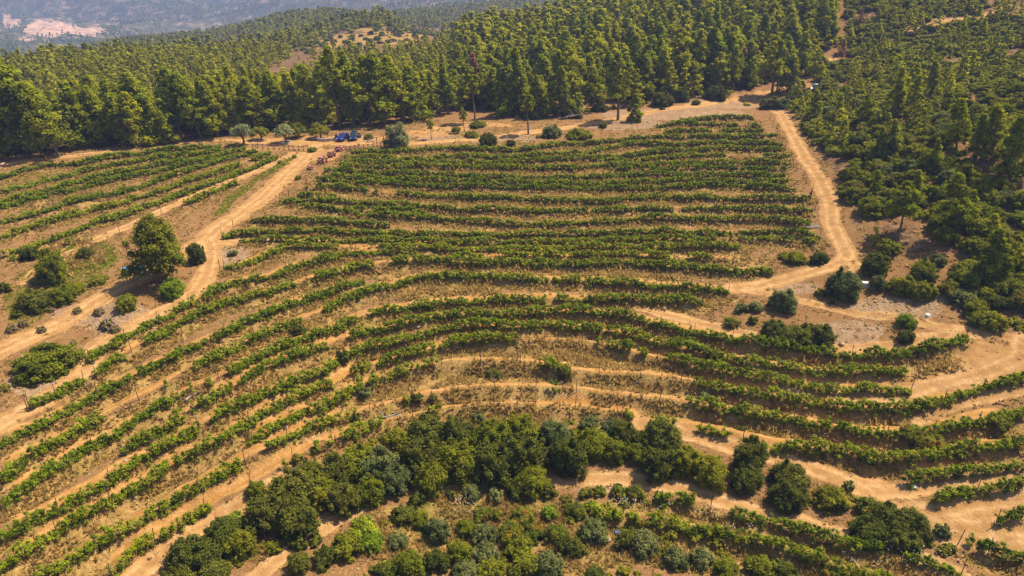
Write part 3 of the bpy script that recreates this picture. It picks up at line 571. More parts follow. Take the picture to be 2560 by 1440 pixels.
def trunk_mesh(h, r, lean=(0, 0), limbs=7, base=.25, w=3.0, seed=0, crooked=.02):
    rs = np.random.default_rng(seed); ps = [np.array([lean[0] * h * t + rs.normal() * h * crooked * t, lean[1] * h * t + rs.normal() * h * crooked * t, h * t]) for t in np.linspace(0, .95, 8)]
    ps[0][2] = -.5
    parts = [tube(ps, [r * (1.3 if i == 0 else 1) * (1 - .85 * i / 7) for i in range(8)])]
    for k in range(limbs):
        t = base + (.85 - base) * k / max(1, limbs); th = k * 2.4 + rs.random(); L = w * .38 * (1.1 - t)
        p = np.array([lean[0] * h * t, lean[1] * h * t, h * t]); e = p + np.array([L * math.cos(th), L * math.sin(th), L * .35])
        parts.append(tube([p, (p + e) / 2 + [0, 0, -.05 * L], e], [r * .3, r * .2, r * .07], 4))
    return join(parts)
def M_(name, geo, mat): return mesh_np(name, geo[0], geo[1], MAT[mat], {'tone': geo[2]})
LEAN = (-.09, -.01)
PINES = []     # (crown mesh, trunk mesh, height)
for k, (h, w, nc, per, lf, base, lean, pw, gap, umb) in enumerate([
    (12, 6.2, 96, 62, .21, .12, (-.12, 0), .7, .08, .05), (13, 5.6, 84, 62, .21, .20, (-.08, .02), .85, .16, 0), (11, 6.8, 96, 62, .22, .08, (-.17, 0), .6, .1, .12),
    (14, 6.2, 76, 62, .22, .34, (-.06, -.02), .65, .2, .25), (9, 4.8, 64, 56, .19, .05, (-.11, 0), .8, .06, .05), (12, 7.2, 76, 62, .23, .38, (-.05, .03), .55, .24, .5),
    (8, 4.2, 56, 56, .19, .05, (-.15, .02), .85, .1, 0), (13.5, 7.0, 92, 62, .22, .22, (-.20, 0), .62, .18, .2)]):
    PINES.append((M_('pine_crown', crown_pine(h, w, nc, per, lf, base, lean, pw, k, gap, umb), 'pine'),
                  M_('pine_trunk', trunk_mesh(h, .16 + h * .009, lean, 8, base, w, k), 'bark'), h))
SHADE = (M_('pine_crown', crown_pine(10.5, 11.0, 130, 80, .19, .24, (.03, 0), .42, 91, .06, .35), 'maquis'), M_('pine_trunk', trunk_mesh(11, .3, (.03, 0), 12, .12, 8, 91), 'bark'), 11)
TALL = (M_('pine_crown', crown_pine(11, 4.6, 26, 64, .28, .56, (-.06, 0), .5, 77, .1, .5), 'pine'), M_('pine_trunk', trunk_mesh(11, .24, (-.06, 0), 6, .5, 4, 77, .01), 'bark'), 11)
YOUNG = (M_('pine_crown', crown_pine(5.5, 4.0, 34, 60, .22, .0, (-.03, 0), .8, 78), 'pine'), M_('pine_trunk', trunk_mesh(5.5, .12, (-.03, 0), 6, .1, 3, 78), 'bark'), 5.5)
DEADP = (M_('dead_pine_crown', crown_pine(12, 5.4, 70, 50, .22, .14, (-.05, 0), .7, 79, .05), 'dead'), M_('pine_trunk', trunk_mesh(12, .2, (-.05, 0), 14, .15, 5, 79), 'bark'), 12)
def dome(nc, per, leaf, hr, seed, tall=False, core=.66):
    rs = np.random.default_rng(seed); C_, Rd = [], []
    for k in range(nc):
        th = k * 2.4 + rs.random() * .8; q = ((k + .5) / nc) ** .5
        env = 1 + .2 * math.sin(2 * th + seed) + .14 * math.sin(5 * th + 2 * seed)
        rr = .78 * q * env; zz = hr * (.20 + .62 * math.sqrt(max(0, 1 - (q * .95) ** 2)) * (.8 + .35 * rs.random()))
        C_.append((rr * math.cos(th), rr * math.sin(th), zz)); Rd.append(.2 + .13 * rs.random())
        if q > .7: C_.append((rr * 1.02 * math.cos(th + .2), rr * 1.02 * math.sin(th + .2), hr * .16)); Rd.append(.2)
    for k in range(max(4, nc // 3)):
        th = rs.random() * 6.28; q = rs.uniform(.3, 1.08); C_.append((.95 * q * math.cos(th), .95 * q * math.sin(th), hr * (.1 + .98 * math.sqrt(max(.01, 1 - (q / 1.1) ** 2)) * rs.uniform(.85, 1.1)))); Rd.append(rs.uniform(.08, .15))
    C_.append((0, 0, hr * .35)); Rd.append(.6)
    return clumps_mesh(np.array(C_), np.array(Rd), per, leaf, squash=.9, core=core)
SHAPES = {'big': [dome(40, 150, .048, 1.25, s) for s in (1, 2, 3)], 'mid': [dome(20, 130, .068, 1.15, s) for s in (4, 5, 6)], 'low': [dome(20, 80, .09, .8, s) for s in (7, 8)], 'small': [dome(9, 70, .13, 1.1, s) for s in (9, 10)]}
SHM = {}
def shrub_mesh(shape, mat, k):
    L = SHAPES[shape]; key = (shape, mat, k % len(L))
    if key not in SHM: SHM[key] = M_('foliage', L[k % len(L)], mat)
    return SHM[key]
def put_pine(P_, x, y, hm, label, group=None, name='pine_tree', rz=None, cat='tree', z=None, sx=1.0):
    s = hm / P_[2]; e = empty(name, (x, y, float(gz(x, y)[0]) - .1 if z is None else z), 0 if rz is None else rz)
    e.scale = (s * sx, s * sx, s); tag(e, label, cat, group)
    obj('crown', P_[0], e); obj('trunk', P_[1], e); return e
nshrub = 0
def put_shrub(u, v, rp, mat, label, group=None, name='shrub', hr=1.0, cat='shrub', shape=None):
    global nshrub; nshrub += 1
    x, y, D = hit(u, v, 0.5); rm = rp * D[0] / F; x, y, D = hit(u, v + rp * .25, rm * .45 * hr); rm = rp * D[0] / F * ((.98 if 'thicket' in label else .84))
    x, y = float(x[0]), float(y[0])
    sh = shape or ('big' if rm > 1.7 else 'mid' if rm > 1.0 else 'small')
    o = obj(name, shrub_mesh(sh, mat, nshrub), None, (x, y, float(gz(x, y)[0]) - .12 * rm))
    o.rotation_euler = (0, 0, random.random() * 6.28); o.scale = (rm, rm * random.uniform(.9, 1.1), rm * hr); tag(o, label, cat, group); return o
# ------------------------------------------------------------------ vine rows
GN = {'A': 'vine rows of the far left field', 'B': 'vine rows of the upper terraces', 'C': 'vine rows of the middle terraces', 'D': 'vine rows of the lower terraces', 'E': 'vine rows at the lower right edge', 'F': 'weedy vine rows at the bottom right'}
post_me = mesh_np('post', *(lambda g: (g[0], g[1]))(tube([(0, 0, -.3), (0, 0, 1.0), (.02, 0, 1.95)], [.05, .045, .04], 5)), MAT['post'])
stem_parts = []
for (blk, lab, pp), (x, y, dens) in zip(ROWS, ROWW):
    e = empty('vine_row', (float(x[0]), float(y[0]), float(gz(x[0], y[0])[0]))); tag(e, lab, 'vine row', GN[blk])
    x2, y2, t2, d2 = resample(x, y, .27); dn = np.interp(t2, d2, dens)
    hN = vnoise(t2 / 2.3, t2 * 0 + len(lab), 5); gapN = vnoise(t2 / 3.1, t2 * 0 + len(lab) * 1.7, 9)
    keep = (dn + (gapN - .5) * (.95 if blk in 'CDF' else .65) + (rng.random(len(t2)) - .5) * .4) > (.48 if blk in 'CDF' else .42)
    lushness = {'A': .64, 'B': .59, 'C': .64, 'D': .76, 'E': .80, 'F': .75}[blk]
    C_, Rd = [], []
    for i in np.nonzero(keep)[0]:
        tx, ty = (x2[min(i + 1, len(x2) - 1)] - x2[max(i - 1, 0)]), (y2[min(i + 1, len(x2) - 1)] - y2[max(i - 1, 0)])
        L = math.hypot(tx, ty) + 1e-9; nx, ny = -ty / L, tx / L
        for zf in (0.4, 0.85, 1.15, 1.3):
            if zf < .6 and random.random() < .25: continue
            hh = (zf + random.uniform(-.2, .25)) * lushness * (.55 + .85 * hN[i]); o = random.gauss(0, .17 if blk in 'AB' else .20)
            C_.append((x2[i] + nx * o + random.gauss(0, .1), y2[i] + ny * o + random.gauss(0, .1), hh)); Rd.append(random.uniform(.20, .40) * (.5 + .6 * lushness) * (.82 if blk == 'B' else 1) * (.72 + .5 * hN[i]) * (1.1 if zf < 1.2 else .85))
        if random.random() < .13: C_.append((x2[i], y2[i], 1.75 * lushness)); Rd.append(.16)
    if not C_: C_ = [(x2[0], y2[0], .5)]; Rd = [.3]
    C_ = np.array(C_); Rd = np.array(Rd)
    C_[:, 2] += gz(C_[:, 0], C_[:, 1])
    D = np.hypot(C_[:, 0], C_[:, 1]); far_ = np.clip(D / 90, .75, 2.0)
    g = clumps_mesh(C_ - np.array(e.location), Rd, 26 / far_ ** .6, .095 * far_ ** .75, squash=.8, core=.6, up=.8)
    obj('foliage', M_('vine_foliage', g, 'vine'), e)
    # posts every few metres, the ones at the ends leaning a little
    st = 5.0 if blk in 'DEFC' else 8.0
    nP = max(2, int(t2[-1] / st)); nP = min(nP, 40)
    for k in range(nP + 1):
        i = min(len(x2) - 1, int(k / nP * (len(x2) - 1)))
        px_, py_ = float(x2[i]), float(y2[i])
        p = obj('post', post_me, e, (px_ - e.location.x, py_ - e.location.y, float(gz(px_, py_)[0]) - e.location.z))
        p.rotation_euler = (random.gauss(0, .04), random.gauss(0, .04), 0)
# ------------------------------------------------------------------ shrubs and round trees seen one by one
TH = 'evergreen thicket in the lower hollow'
KW = {'oak': 'dark green', 'olive': 'grey-green', 'maquis': 'olive-green', 'rust': 'rusty brown-green', 'lime': 'bright yellow-green', 'vine': 'leafy green', 'weed': 'pale green', 'scrub': 'yellowish green', 'purple': 'purple-flowering', 'straw': 'straw-coloured'}
SH = [ # u, v, radius, material, height factor, label, group
 (128,657,45,'maquis',1.25,'large round green bush left of the tree that shades the tractor',0),(73,622,26,'oak',1.2,'small dark round bush just above and left of the large round one',0),
 (212,627,20,'oak',1.2,'small dark round bush between the large round bush and the tractor tree',0),(488,627,26,'oak',1.9,'tall dark bush touching the right side of the tractor tree',0),
 (580,626,15,'olive',1.0,'lone little grey-green bush on bare ground right of the tractor tree',0),(315,752,28,'maquis',1.2,'yellow-green rounded bush below the tractor',0),
 (113,878,73,'maquis',.62,'very wide flattened yellow-green bush in the lower left beside the dirt road',0),(82,738,42,'oak',.9,'dark spreading bush left of the lower dirt road',0),(150,728,34,'maquis',1.0,'yellowish bush right beside the dark spreading bush on the left',0),
 (185,710,26,'maquis',.9,'small bush above the dirt road, next to the yellowish one',0),(10,712,16,'oak',1.2,'dark bush cut by the left edge of the picture',0),(245,690,24,'weed',.7,'low green bush by the road left of the tractor',0),
 (430,712,34,'lime',1.0,'bright yellow-green bush at the foot of the tractor tree, lower right side',0),(40,782,15,'oak',1,'small dark bush on the left verge of the lower road',0),(45,940,16,'lime',.8,'small bright green bush below the very wide flattened one',0),(62,925,14,'oak',.8,'small dark green tuft below the very wide flattened bush',0),
 (10,960,15,'rust',.8,'brownish bush at the left edge under the flattened bush',0),
 (2112,700,43,'olive',1.35,'pointed grey-green bush at the fork of the right-hand track',0),(1960,742,38,'olive',1.15,'rounded grey-green bush standing over the sunken gully',0),
 (1856,762,20,'olive',1,'left one of two small grey-green bushes on the gully edge',0),(1890,760,20,'olive',1,'right one of two small grey-green bushes on the gully edge',0),
 (1882,795,15,'oak',1.1,'small dark bush below the pair of grey-green bushes on the gully edge',0),(1940,815,42,'oak',.9,'left lobe bush of the big dark mass in the gully',0),(1995,825,46,'oak',.9,'middle bush of the big dark mass in the gully',0),(2050,825,42,'oak',.95,'right end bush of the big dark mass in the gully',0),
 (1830,795,26,'rust',.7,'rusty low bush left of the dark mass in the gully',0),(2050,640,24,'oak',1.1,'round very dark bush at the inner bend of the right-hand track',0),(1990,637,30,'maquis',.7,'wide low bush beside the round very dark one at the track bend',0),(1962,633,18,'maquis',.8,'small bush at the left end of the hedge by the track bend',0),
 (2266,795,26,'lime',1.1,'upper of two stacked bushes on the bare stony bank',0),(2266,836,22,'oak',1.2,'lower darker of two stacked bushes on the bare stony bank',0),(2190,650,38,'oak',1.2,'dark bluish bush right of the track fork',0),(2196,700,22,'olive',1.5,'narrow grey bush right of the pointed one',0),
 (2260,705,36,'maquis',.95,'dense bush in the middle of the clump right of the track fork',0),(2310,715,36,'maquis',.9,'dense bush at the lower right of the clump by the track fork',0),(2310,665,34,'maquis',1.0,'taller bush at the back of the clump by the track fork',0),(2345,645,20,'olive',1.2,'small pale bush behind the clump by the track fork',0),
 (2372,715,24,'maquis',1.3,'upright bush standing apart between the clump and the big right-hand pine',0),(2080,750,10,'oak',1,'tiny dark bush under the pointed grey-green bush',0),(2052,722,18,'maquis',.8,'low bush left of the pointed grey-green one',0),
 (1770,640,13,'weed',.8,'small green weed bush on the rough upper middle terrace',0),(855,890,22,'oak',1.5,'dark upright bush standing across the tracks in the middle slope',0),(745,812,24,'oak',1.1,'dark round bush inside the vine rows left of the middle',0),(910,970,22,'olive',1.0,'soft grey-green bush amid the lower vine rows',0),
 (1235,920,24,'oak',1.1,'green bush alone on the dry grassy middle bank',0),(1410,925,24,'oak',1.2,'second green bush on the dry grassy bank, right of the lone one',0),(1762,975,18,'olive',1.0,'dark grey bush at the left end of a lower vine strand',0),(1845,1025,22,'oak',.9,'dark bush casting a shadow on dry grass in the lower right',0),
 (1785,880,24,'oak',.9,'dark bush nested in the long vine row right of the middle',0),(1718,835,30,'oak',.9,'very dark bush in the long vine row above the crossing',0),(890,1042,16,'oak',1.1,'dark little bush in dry grass left of the thicket',0),(1040,992,18,'oak',1,'dark bush half hidden in grass above the thicket',0),(1082,990,12,'oak',1.1,'slim dark bush in grass above the thicket',0),
 (1855,1060,14,'oak',.8,'small green clump above the lower right track',0),
 (2170,1140,24,'oak',.8,'dark bush merged into the lower vine row above the track fork',0),(2330,1085,42,'rust',.8,'big rusty green bush within the lower right vine row',0),(2280,1075,30,'rust',.9,'rusty bush left of the big rusty one in the lower right row',0),(2500,1045,30,'rust',.8,'brownish bush in the vine row by the right edge',0),(2400,1125,22,'rust',.9,'brownish bush starting the vine row above the orange track',0),
 # thicket
 (830,1132,18,'oak',1.0,'small round dark bush above the upper end of the thicket',TH),(770,1170,32,'oak',1.1,'round dark bush at the upper left shoulder of the thicket',TH),
 (735,1215,62,'oak',1.1,'large bush of the thicket just above the sandy path, left side',TH),(670,1265,60,'oak',1.15,'large bluish-dark bush, leftmost big one over the sandy path',TH),(740,1280,60,'oak',1.25,'darkest large bush with deep shade beneath, left of the sandy path',TH),(640,1215,26,'maquis',1,'lighter bush on the upper left fringe of the left thicket',TH),
 (800,1215,46,'maquis',1.2,'olive bush where the thicket narrows above the path',TH),(842,1178,48,'oak',1.2,'bush of the thicket right of its narrow neck',TH),(895,1150,50,'maquis',1.2,'yellowish bush of the thicket, upper left part',TH),(855,1235,44,'oak',1.2,'dark bush hanging over the path at the thicket neck',TH),(945,1160,54,'olive',1.2,'broad grey bush left of the middle of the thicket',TH),(930,1212,42,'maquis',1.2,'bush at the lower edge of the thicket left of the middle',TH),(980,1190,42,'olive',1.3,'grey bush on the lower edge of the thicket near its dark gap',TH),
 (995,1088,36,'maquis',1,'bush on the upper fringe of the thicket, left of the middle',TH),(1068,1072,54,'oak',1.1,'tall dark bush at the top of the thicket left of centre',TH),(1050,1130,56,'oak',1.3,'deep green bush above the dark gap of the thicket',TH),(1142,1085,54,'oak',1.2,'tall bush in the top middle of the thicket',TH),(1140,1140,56,'maquis',1.3,'olive bush in the lower middle of the thicket',TH),(1080,1180,48,'maquis',1.2,'lower bush of the thicket casting shade over the path',TH),
 (1196,1035,18,'olive',1.3,'small pointed bush poking out on top of the thicket',TH),(1232,1085,54,'maquis',1.2,'brownish green bush, top middle of the thicket',TH),(1235,1145,56,'oak',1.3,'dark bush, lower middle of the thicket right of centre',TH),(1302,1062,46,'maquis',1.1,'yellowish bush at the top of the thicket right of centre',TH),(1300,1125,58,'oak',1.3,'very dark bush below the yellowish top of the thicket',TH),
 (1388,1072,44,'olive',1.1,'grey-topped bush right of centre in the thicket',TH),(1420,1125,56,'oak',1.3,'deep dark bush below the grey-topped one',TH),(1475,1052,27,'olive',1.3,'small bluish pointed bush on the upper edge of the thicket',TH),(1480,1098,44,'maquis',1.2,'bush in the right half of the thicket',TH),(1530,1062,32,'olive',1.2,'rounded blue-grey bush on the upper edge, right half of the thicket',TH),(1535,1112,42,'maquis',1.2,'bush below the rounded blue-grey one',TH),
 (1560,1075,36,'oak',1.2,'dark bush filling the upper edge of the thicket, right half',TH),(1610,1092,34,'oak',1.2,'dark bush touching the big round tree-like one from the left',TH),
 (1590,1120,34,'maquis',1.2,'small bush left of the big round tree-like one',TH),(1660,1088,56,'oak',1.2,'big round dark tree-like bush at the right of the thicket',TH),(1650,1140,56,'oak',1.2,'dark bush under the big round tree-like one',TH),(1715,1145,44,'maquis',1.1,'bush at the right shoulder of the thicket',TH),(1778,1170,44,'maquis',1.1,'yellowish bush ending the main thicket on the right',TH),
 (1875,1132,44,'oak',1.3,'tall dark oval bush alone right of the main thicket',TH),(1868,1185,44,'oak',1.1,'dark bush at the foot of the tall oval one',TH),(1975,1182,48,'oak',1.2,'tall wide bush between the oval one and the lower track',TH),(1972,1228,50,'oak',1.1,'shaded bush at the foot of the tall wide one',TH),(2082,1235,38,'maquis',1.1,'olive bush halfway down the lower right track',TH),(2122,1212,16,'olive',1.4,'slim bush standing beside the olive one on the track side',TH),
 (2182,1262,38,'rust',1,'upper brownish bush of the big dark clump, lower right',TH),(2222,1285,54,'oak',1.0,'middle bush of the big dark clump, lower right',TH),(2285,1295,46,'oak',1.1,'right bush of the big dark clump, lower right',TH),(2175,1315,48,'oak',.9,'left bush of the big dark clump, lower right',TH),(2255,1330,50,'oak',.8,'lowest bush of the big dark clump above white flowers',TH),(2357,1320,22,'olive',1.1,'small grey bush right of the big dark clump',TH),(2372,1365,18,'rust',1,'small rusty bush below the little grey one',TH),
 # bottom
 (480,1372,60,'oak',1.15,'large dark bush at the bottom left edge',0),(560,1320,52,'oak',1.1,'upper bush of the bottom left clump, green with dark gaps',0),(600,1345,46,'maquis',1.2,'right bush of the bottom left clump',0),(445,1420,44,'oak',1.1,'bottom left corner bush of the clump, cut by the lower edge',0),(530,1425,46,'oak',1.0,'bush at the very bottom of the left clump',0),(585,1290,26,'lime',1.0,'brighter bush capping the bottom left clump',0),
 (685,1362,24,'maquis',1.0,'small green bush between the two bottom left clumps',0),(742,1352,24,'oak',1.1,'small bush touching the darkest large bush from below',0),(745,1400,34,'oak',1.3,'upright green bush with dark shadow beside the sandy path, bottom',0),
 (905,1310,44,'lime',1.1,'brightest yellow-green bush at the bottom, right of the sandy path',0),(930,1345,36,'lime',1.0,'lower lobe bush below the brightest yellow-green one',0),(865,1350,46,'maquis',1.1,'olive bush left below the brightest yellow-green one',0),(815,1380,38,'oak',1.0,'dark lobe at the lower left of the bright clump',0),(790,1345,20,'rust',.9,'rusty low bush at the left tip of the bright clump',0),
 (1010,1278,34,'oak',1.0,'dark green bush in the hollow right of the path, left part',0),(1042,1245,26,'oak',1.2,'round bush on top of the hollow right of the path',0),(1052,1290,28,'maquis',1,'bush at the right of the small hollow',0),(995,1345,30,'olive',1.1,'grey bush under the small hollow',0),(1092,1315,36,'olive',1.5,'tall pointed grey-green bush, bottom middle',0),(1020,1400,46,'maquis',1.2,'bush at the bottom edge left of the pointed one',0),(965,1415,34,'rust',1,'rust-tinged bush at the bottom edge beside the purple stony patch',0),
 (1127,1235,15,'oak',1.2,'tiny dark bush over the path edge below the thicket',0),(1178,1225,24,'olive',1.1,'grey bush over white flowers below the thicket',0),(1238,1228,26,'olive',1.1,'grey bush left of the yellow-topped one on the bank',0),(1290,1210,32,'oak',1.2,'dark left neighbour of the yellow-topped bush',0),(1325,1190,42,'maquis',1.2,'yellow-topped bush on the bank below the thicket',0),(1372,1218,24,'oak',1.3,'dark bush on the right of the yellow-topped one',0),
 (1207,1278,28,'rust',.9,'orange-brown bush in the row below the bank',0),(1240,1282,20,'maquis',1,'green neighbour right of the orange-brown bush',0),(1308,1280,34,'rust',1.0,'dark rusty bush in the bottom middle row',0),(1372,1275,26,'lime',1,'bright bush right of the dark rusty one',0),(1440,1270,30,'rust',1,'rusty bush at the middle of the bottom row',0),(1480,1262,20,'lime',1,'bright leafy bush above the soft grey-green one',0),
 (1465,1225,22,'rust',1,'purplish rusty bush on the bank, left one',0),(1500,1222,20,'maquis',1,'greenish bush on the bank, second of the row',0),(1545,1218,26,'rust',1,'orange-topped bush on the bank, third of the row',0),(1588,1225,28,'rust',1.2,'rust and green bush at the right end of the bank row',0),(1650,1240,18,'oak',1.2,'small dark bush standing alone at the end of the bank row',0),
 (1165,1312,30,'maquis',1.1,'green bush right of the pointed one, bottom middle',0),(1210,1325,36,'olive',1.2,'silvery bush in the bottom middle mass',0),(1275,1320,40,'rust',1.0,'wide orange-brown bush in the bottom middle mass',0),(1330,1320,34,'rust',1.1,'second orange-brown bush of the bottom middle mass',0),(1300,1360,44,'maquis',1.1,'dense olive bush under the orange-brown ones',0),(1390,1325,34,'rust',1.0,'third orange-brown bush of the bottom middle mass',0),(1425,1355,36,'oak',1.1,'dark bush right of the third orange-brown one',0),
 (1485,1315,42,'olive',1.15,'soft pale grey-green bush with shadow, bottom right of middle',0),(1450,1370,22,'oak',1,'small dark bush under the soft pale one',0),(1215,1375,40,'olive',1.3,'olive bush amid the bottom mass',0),(1145,1370,38,'maquis',1.2,'olive-brown bush amid the bottom mass, left',0),(1090,1390,36,'oak',1.3,'dark bush amid the bottom mass under the pointed one',0),(1165,1415,36,'olive',1.1,'grey bush at the bottom edge',0),(1225,1415,44,'maquis',1.1,'light olive bush at the bottom edge',0),(1310,1405,44,'maquis',1.1,'left half of the pale rounded bush pair at the bottom edge',0),(1370,1400,46,'olive',1.1,'right half of the pale rounded bush pair at the bottom edge',0),
 (1570,1340,36,'oak',1.2,'dark left bush of the pair on the red soil',0),(1610,1345,42,'olive',1.2,'grey-green right bush of the pair on the red soil',0),(1690,1385,34,'olive',1.3,'soft bush at the bottom, right of the red soil pair',0),(1755,1385,34,'olive',1.2,'second soft bush at the bottom, right of the red soil pair',0),(1820,1412,36,'maquis',1.1,'third soft bush at the bottom edge',0),(1905,1408,44,'maquis',1.0,'wide green bush at the bottom edge with an orange spot',0),(1960,1415,38,'oak',1.0,'bright dark-green end of the wide bush at the bottom edge',0),(1490,1430,30,'oak',1,'green tuft bush at the bottom edge under the red soil',0),
 (2080,1425,26,'rust',.9,'rusty low bush in the weedy row, bottom right',0),(2200,1440,26,'maquis',.8,'low bush at the bottom edge, right',0),
 # round the parking ground and the bank behind the vines
 (1379,322,27,'olive',1.05,'round grey-green bush on the bank beside the road behind the vines',0),(1448,325,36,'maquis',.62,'wide yellow-green bush on the bank behind the vines',0),(1220,345,26,'oak',1.1,'dark bush on the bank left of the two roadside pines',0),(1278,350,16,'oak',.9,'small dark bush between pine and dark bank bush',0),(1508,310,14,'oak',.9,'little dark bush in pine shade on the bank',0),(1346,338,9,'lime',1,'tiny bright bush left of the round grey-green one',0),
 (921,338,13,'rust',1.0,'round brownish bush right of the dark blue car',0),(1140,318,15,'maquis',.7,'low round bush under the small leaning pine',0),(1180,328,26,'maquis',.5,'flat spreading bush by the road behind the vines',0),(1195,305,24,'maquis',.6,'flat bush upslope behind the vines',0),(1205,245,20,'oak',1,'dark bush in the shade beside the dead pine',0),
 (781,370,12,'lime',1.0,'light green bush at the end of the left cross-braced fence',0),(736,388,7,'vine',1.3,'thin upright plant on the bare ground below the fence',0),(745,437,11,'weed',.9,'yellowish bush beside the road below the pink oleanders',0),(700,402,7,'weed',1,'small green plant on the grassy verge',0),
 (1340,265,34,'oak',1.2,'dark bush in shade under the pines behind the bank',0),(1440,280,20,'oak',.9,'dark undergrowth bush near the road edge',0),(1500,262,22,'oak',.9,'dark bush below the tall roadside pine',0),(1655,240,30,'oak',1,'long dark bush in the shade beside the upper road, left',0),(1700,232,26,'oak',1,'dark bush in the shade beside the upper road, middle',0),(1790,225,30,'oak',1,'dark bush in the shade beside the upper road, right',0),(1740,252,12,'maquis',1,'small olive bush at the upper road edge',0),(1930,250,30,'oak',.7,'dark bush inside the road bend under the pair of trunks',0),(1985,235,28,'oak',.9,'dark bush right of the pair of pine trunks',0),(1960,250,24,'olive',.9,'grey bush at the outer side of the road bend',0),
 (1655,268,8,'oak',.8,'dot-like bush on the gravel bank',0),(1867,257,12,'lime',.4,'flat bright tuft in the road bend',0)]
for (u, v, r, m, hf, lab, g) in SH: put_shrub(u, v, r, m, lab, g or ('bushes of the bottom slope' if v > 1150 else None), hr=hf, name='bush')
def flowering(u, v, r, mat, label, group, base='oak'):
    x, y, D = hit(u, v + r * .9); rm = float(r * D[0] / F) * (1.15 if mat == 'pink' else .75); x, y = float(x[0]), float(y[0])
    e = empty('oleander' if mat == 'pink' else 'heather', (x, y, float(gz(x, y)[0]) - .05)); tag(e, label, 'oleander' if mat == 'pink' else 'heather', group)
    g = SHAPES['small'][0]; V = g[0] * rm; obj('foliage', mesh_np('foliage', V, g[1], MAT[base], {'tone': g[2]}), e)
    k = 90 if mat == 'pink' else 60; d = rng.normal(size=(k, 3)); d[:, 2] = abs(d[:, 2]); d /= np.linalg.norm(d, axis=1, keepdims=True)
    Cc = d * rm * np.array([.95, .95, 1.15]) * (.9 + .2 * rng.random((k, 1))) + [0, 0, .25 * rm]
    gg = leaves(Cc, d + [0, 0, .5], .17 * rm, rng.random(k)); obj('flowers', M_('flowers', (gg[0], [gg[1]], gg[2]), mat), e)
OL = 'pink oleanders along the track'
for u, v, r, lab in [(849,370,9,'pink oleander nearest the end of the right cross-braced fence'),(857,368,6,'small pale pink oleander behind the one at the fence end'),(830,383,10,'deep pink oleander, second down from the fence end'),(808,397,11,'pink oleander, third down from the fence end'),(777,416,7,'lowest and smallest pink oleander beside the road')]: flowering(u, v, r, 'pink', lab, OL)
HE = 'purple heather tufts on the stony ground'
for u, v, r, lab in [(32,815,15,'brightest purple heather tuft by the left road, near the left edge'),(60,802,14,'faded heather tuft beside the brightest purple one'),(106,818,13,'pinkish heather tuft right of the road above the flattened bush'),(195,768,13,'greyish heather tuft beside the dirt road'),(250,770,16,'round grey-purple heather tuft below the tractor'),(272,798,22,'large purple heather mound on the stony ground'),(290,812,16,'brown-purple heather mound beside the large one'),(185,850,10,'small heather tuft right of the flattened bush'),(130,768,10,'heather tuft on the upper side of the dirt road')]: flowering(u, v, r, 'purple', lab, HE, 'maquis')
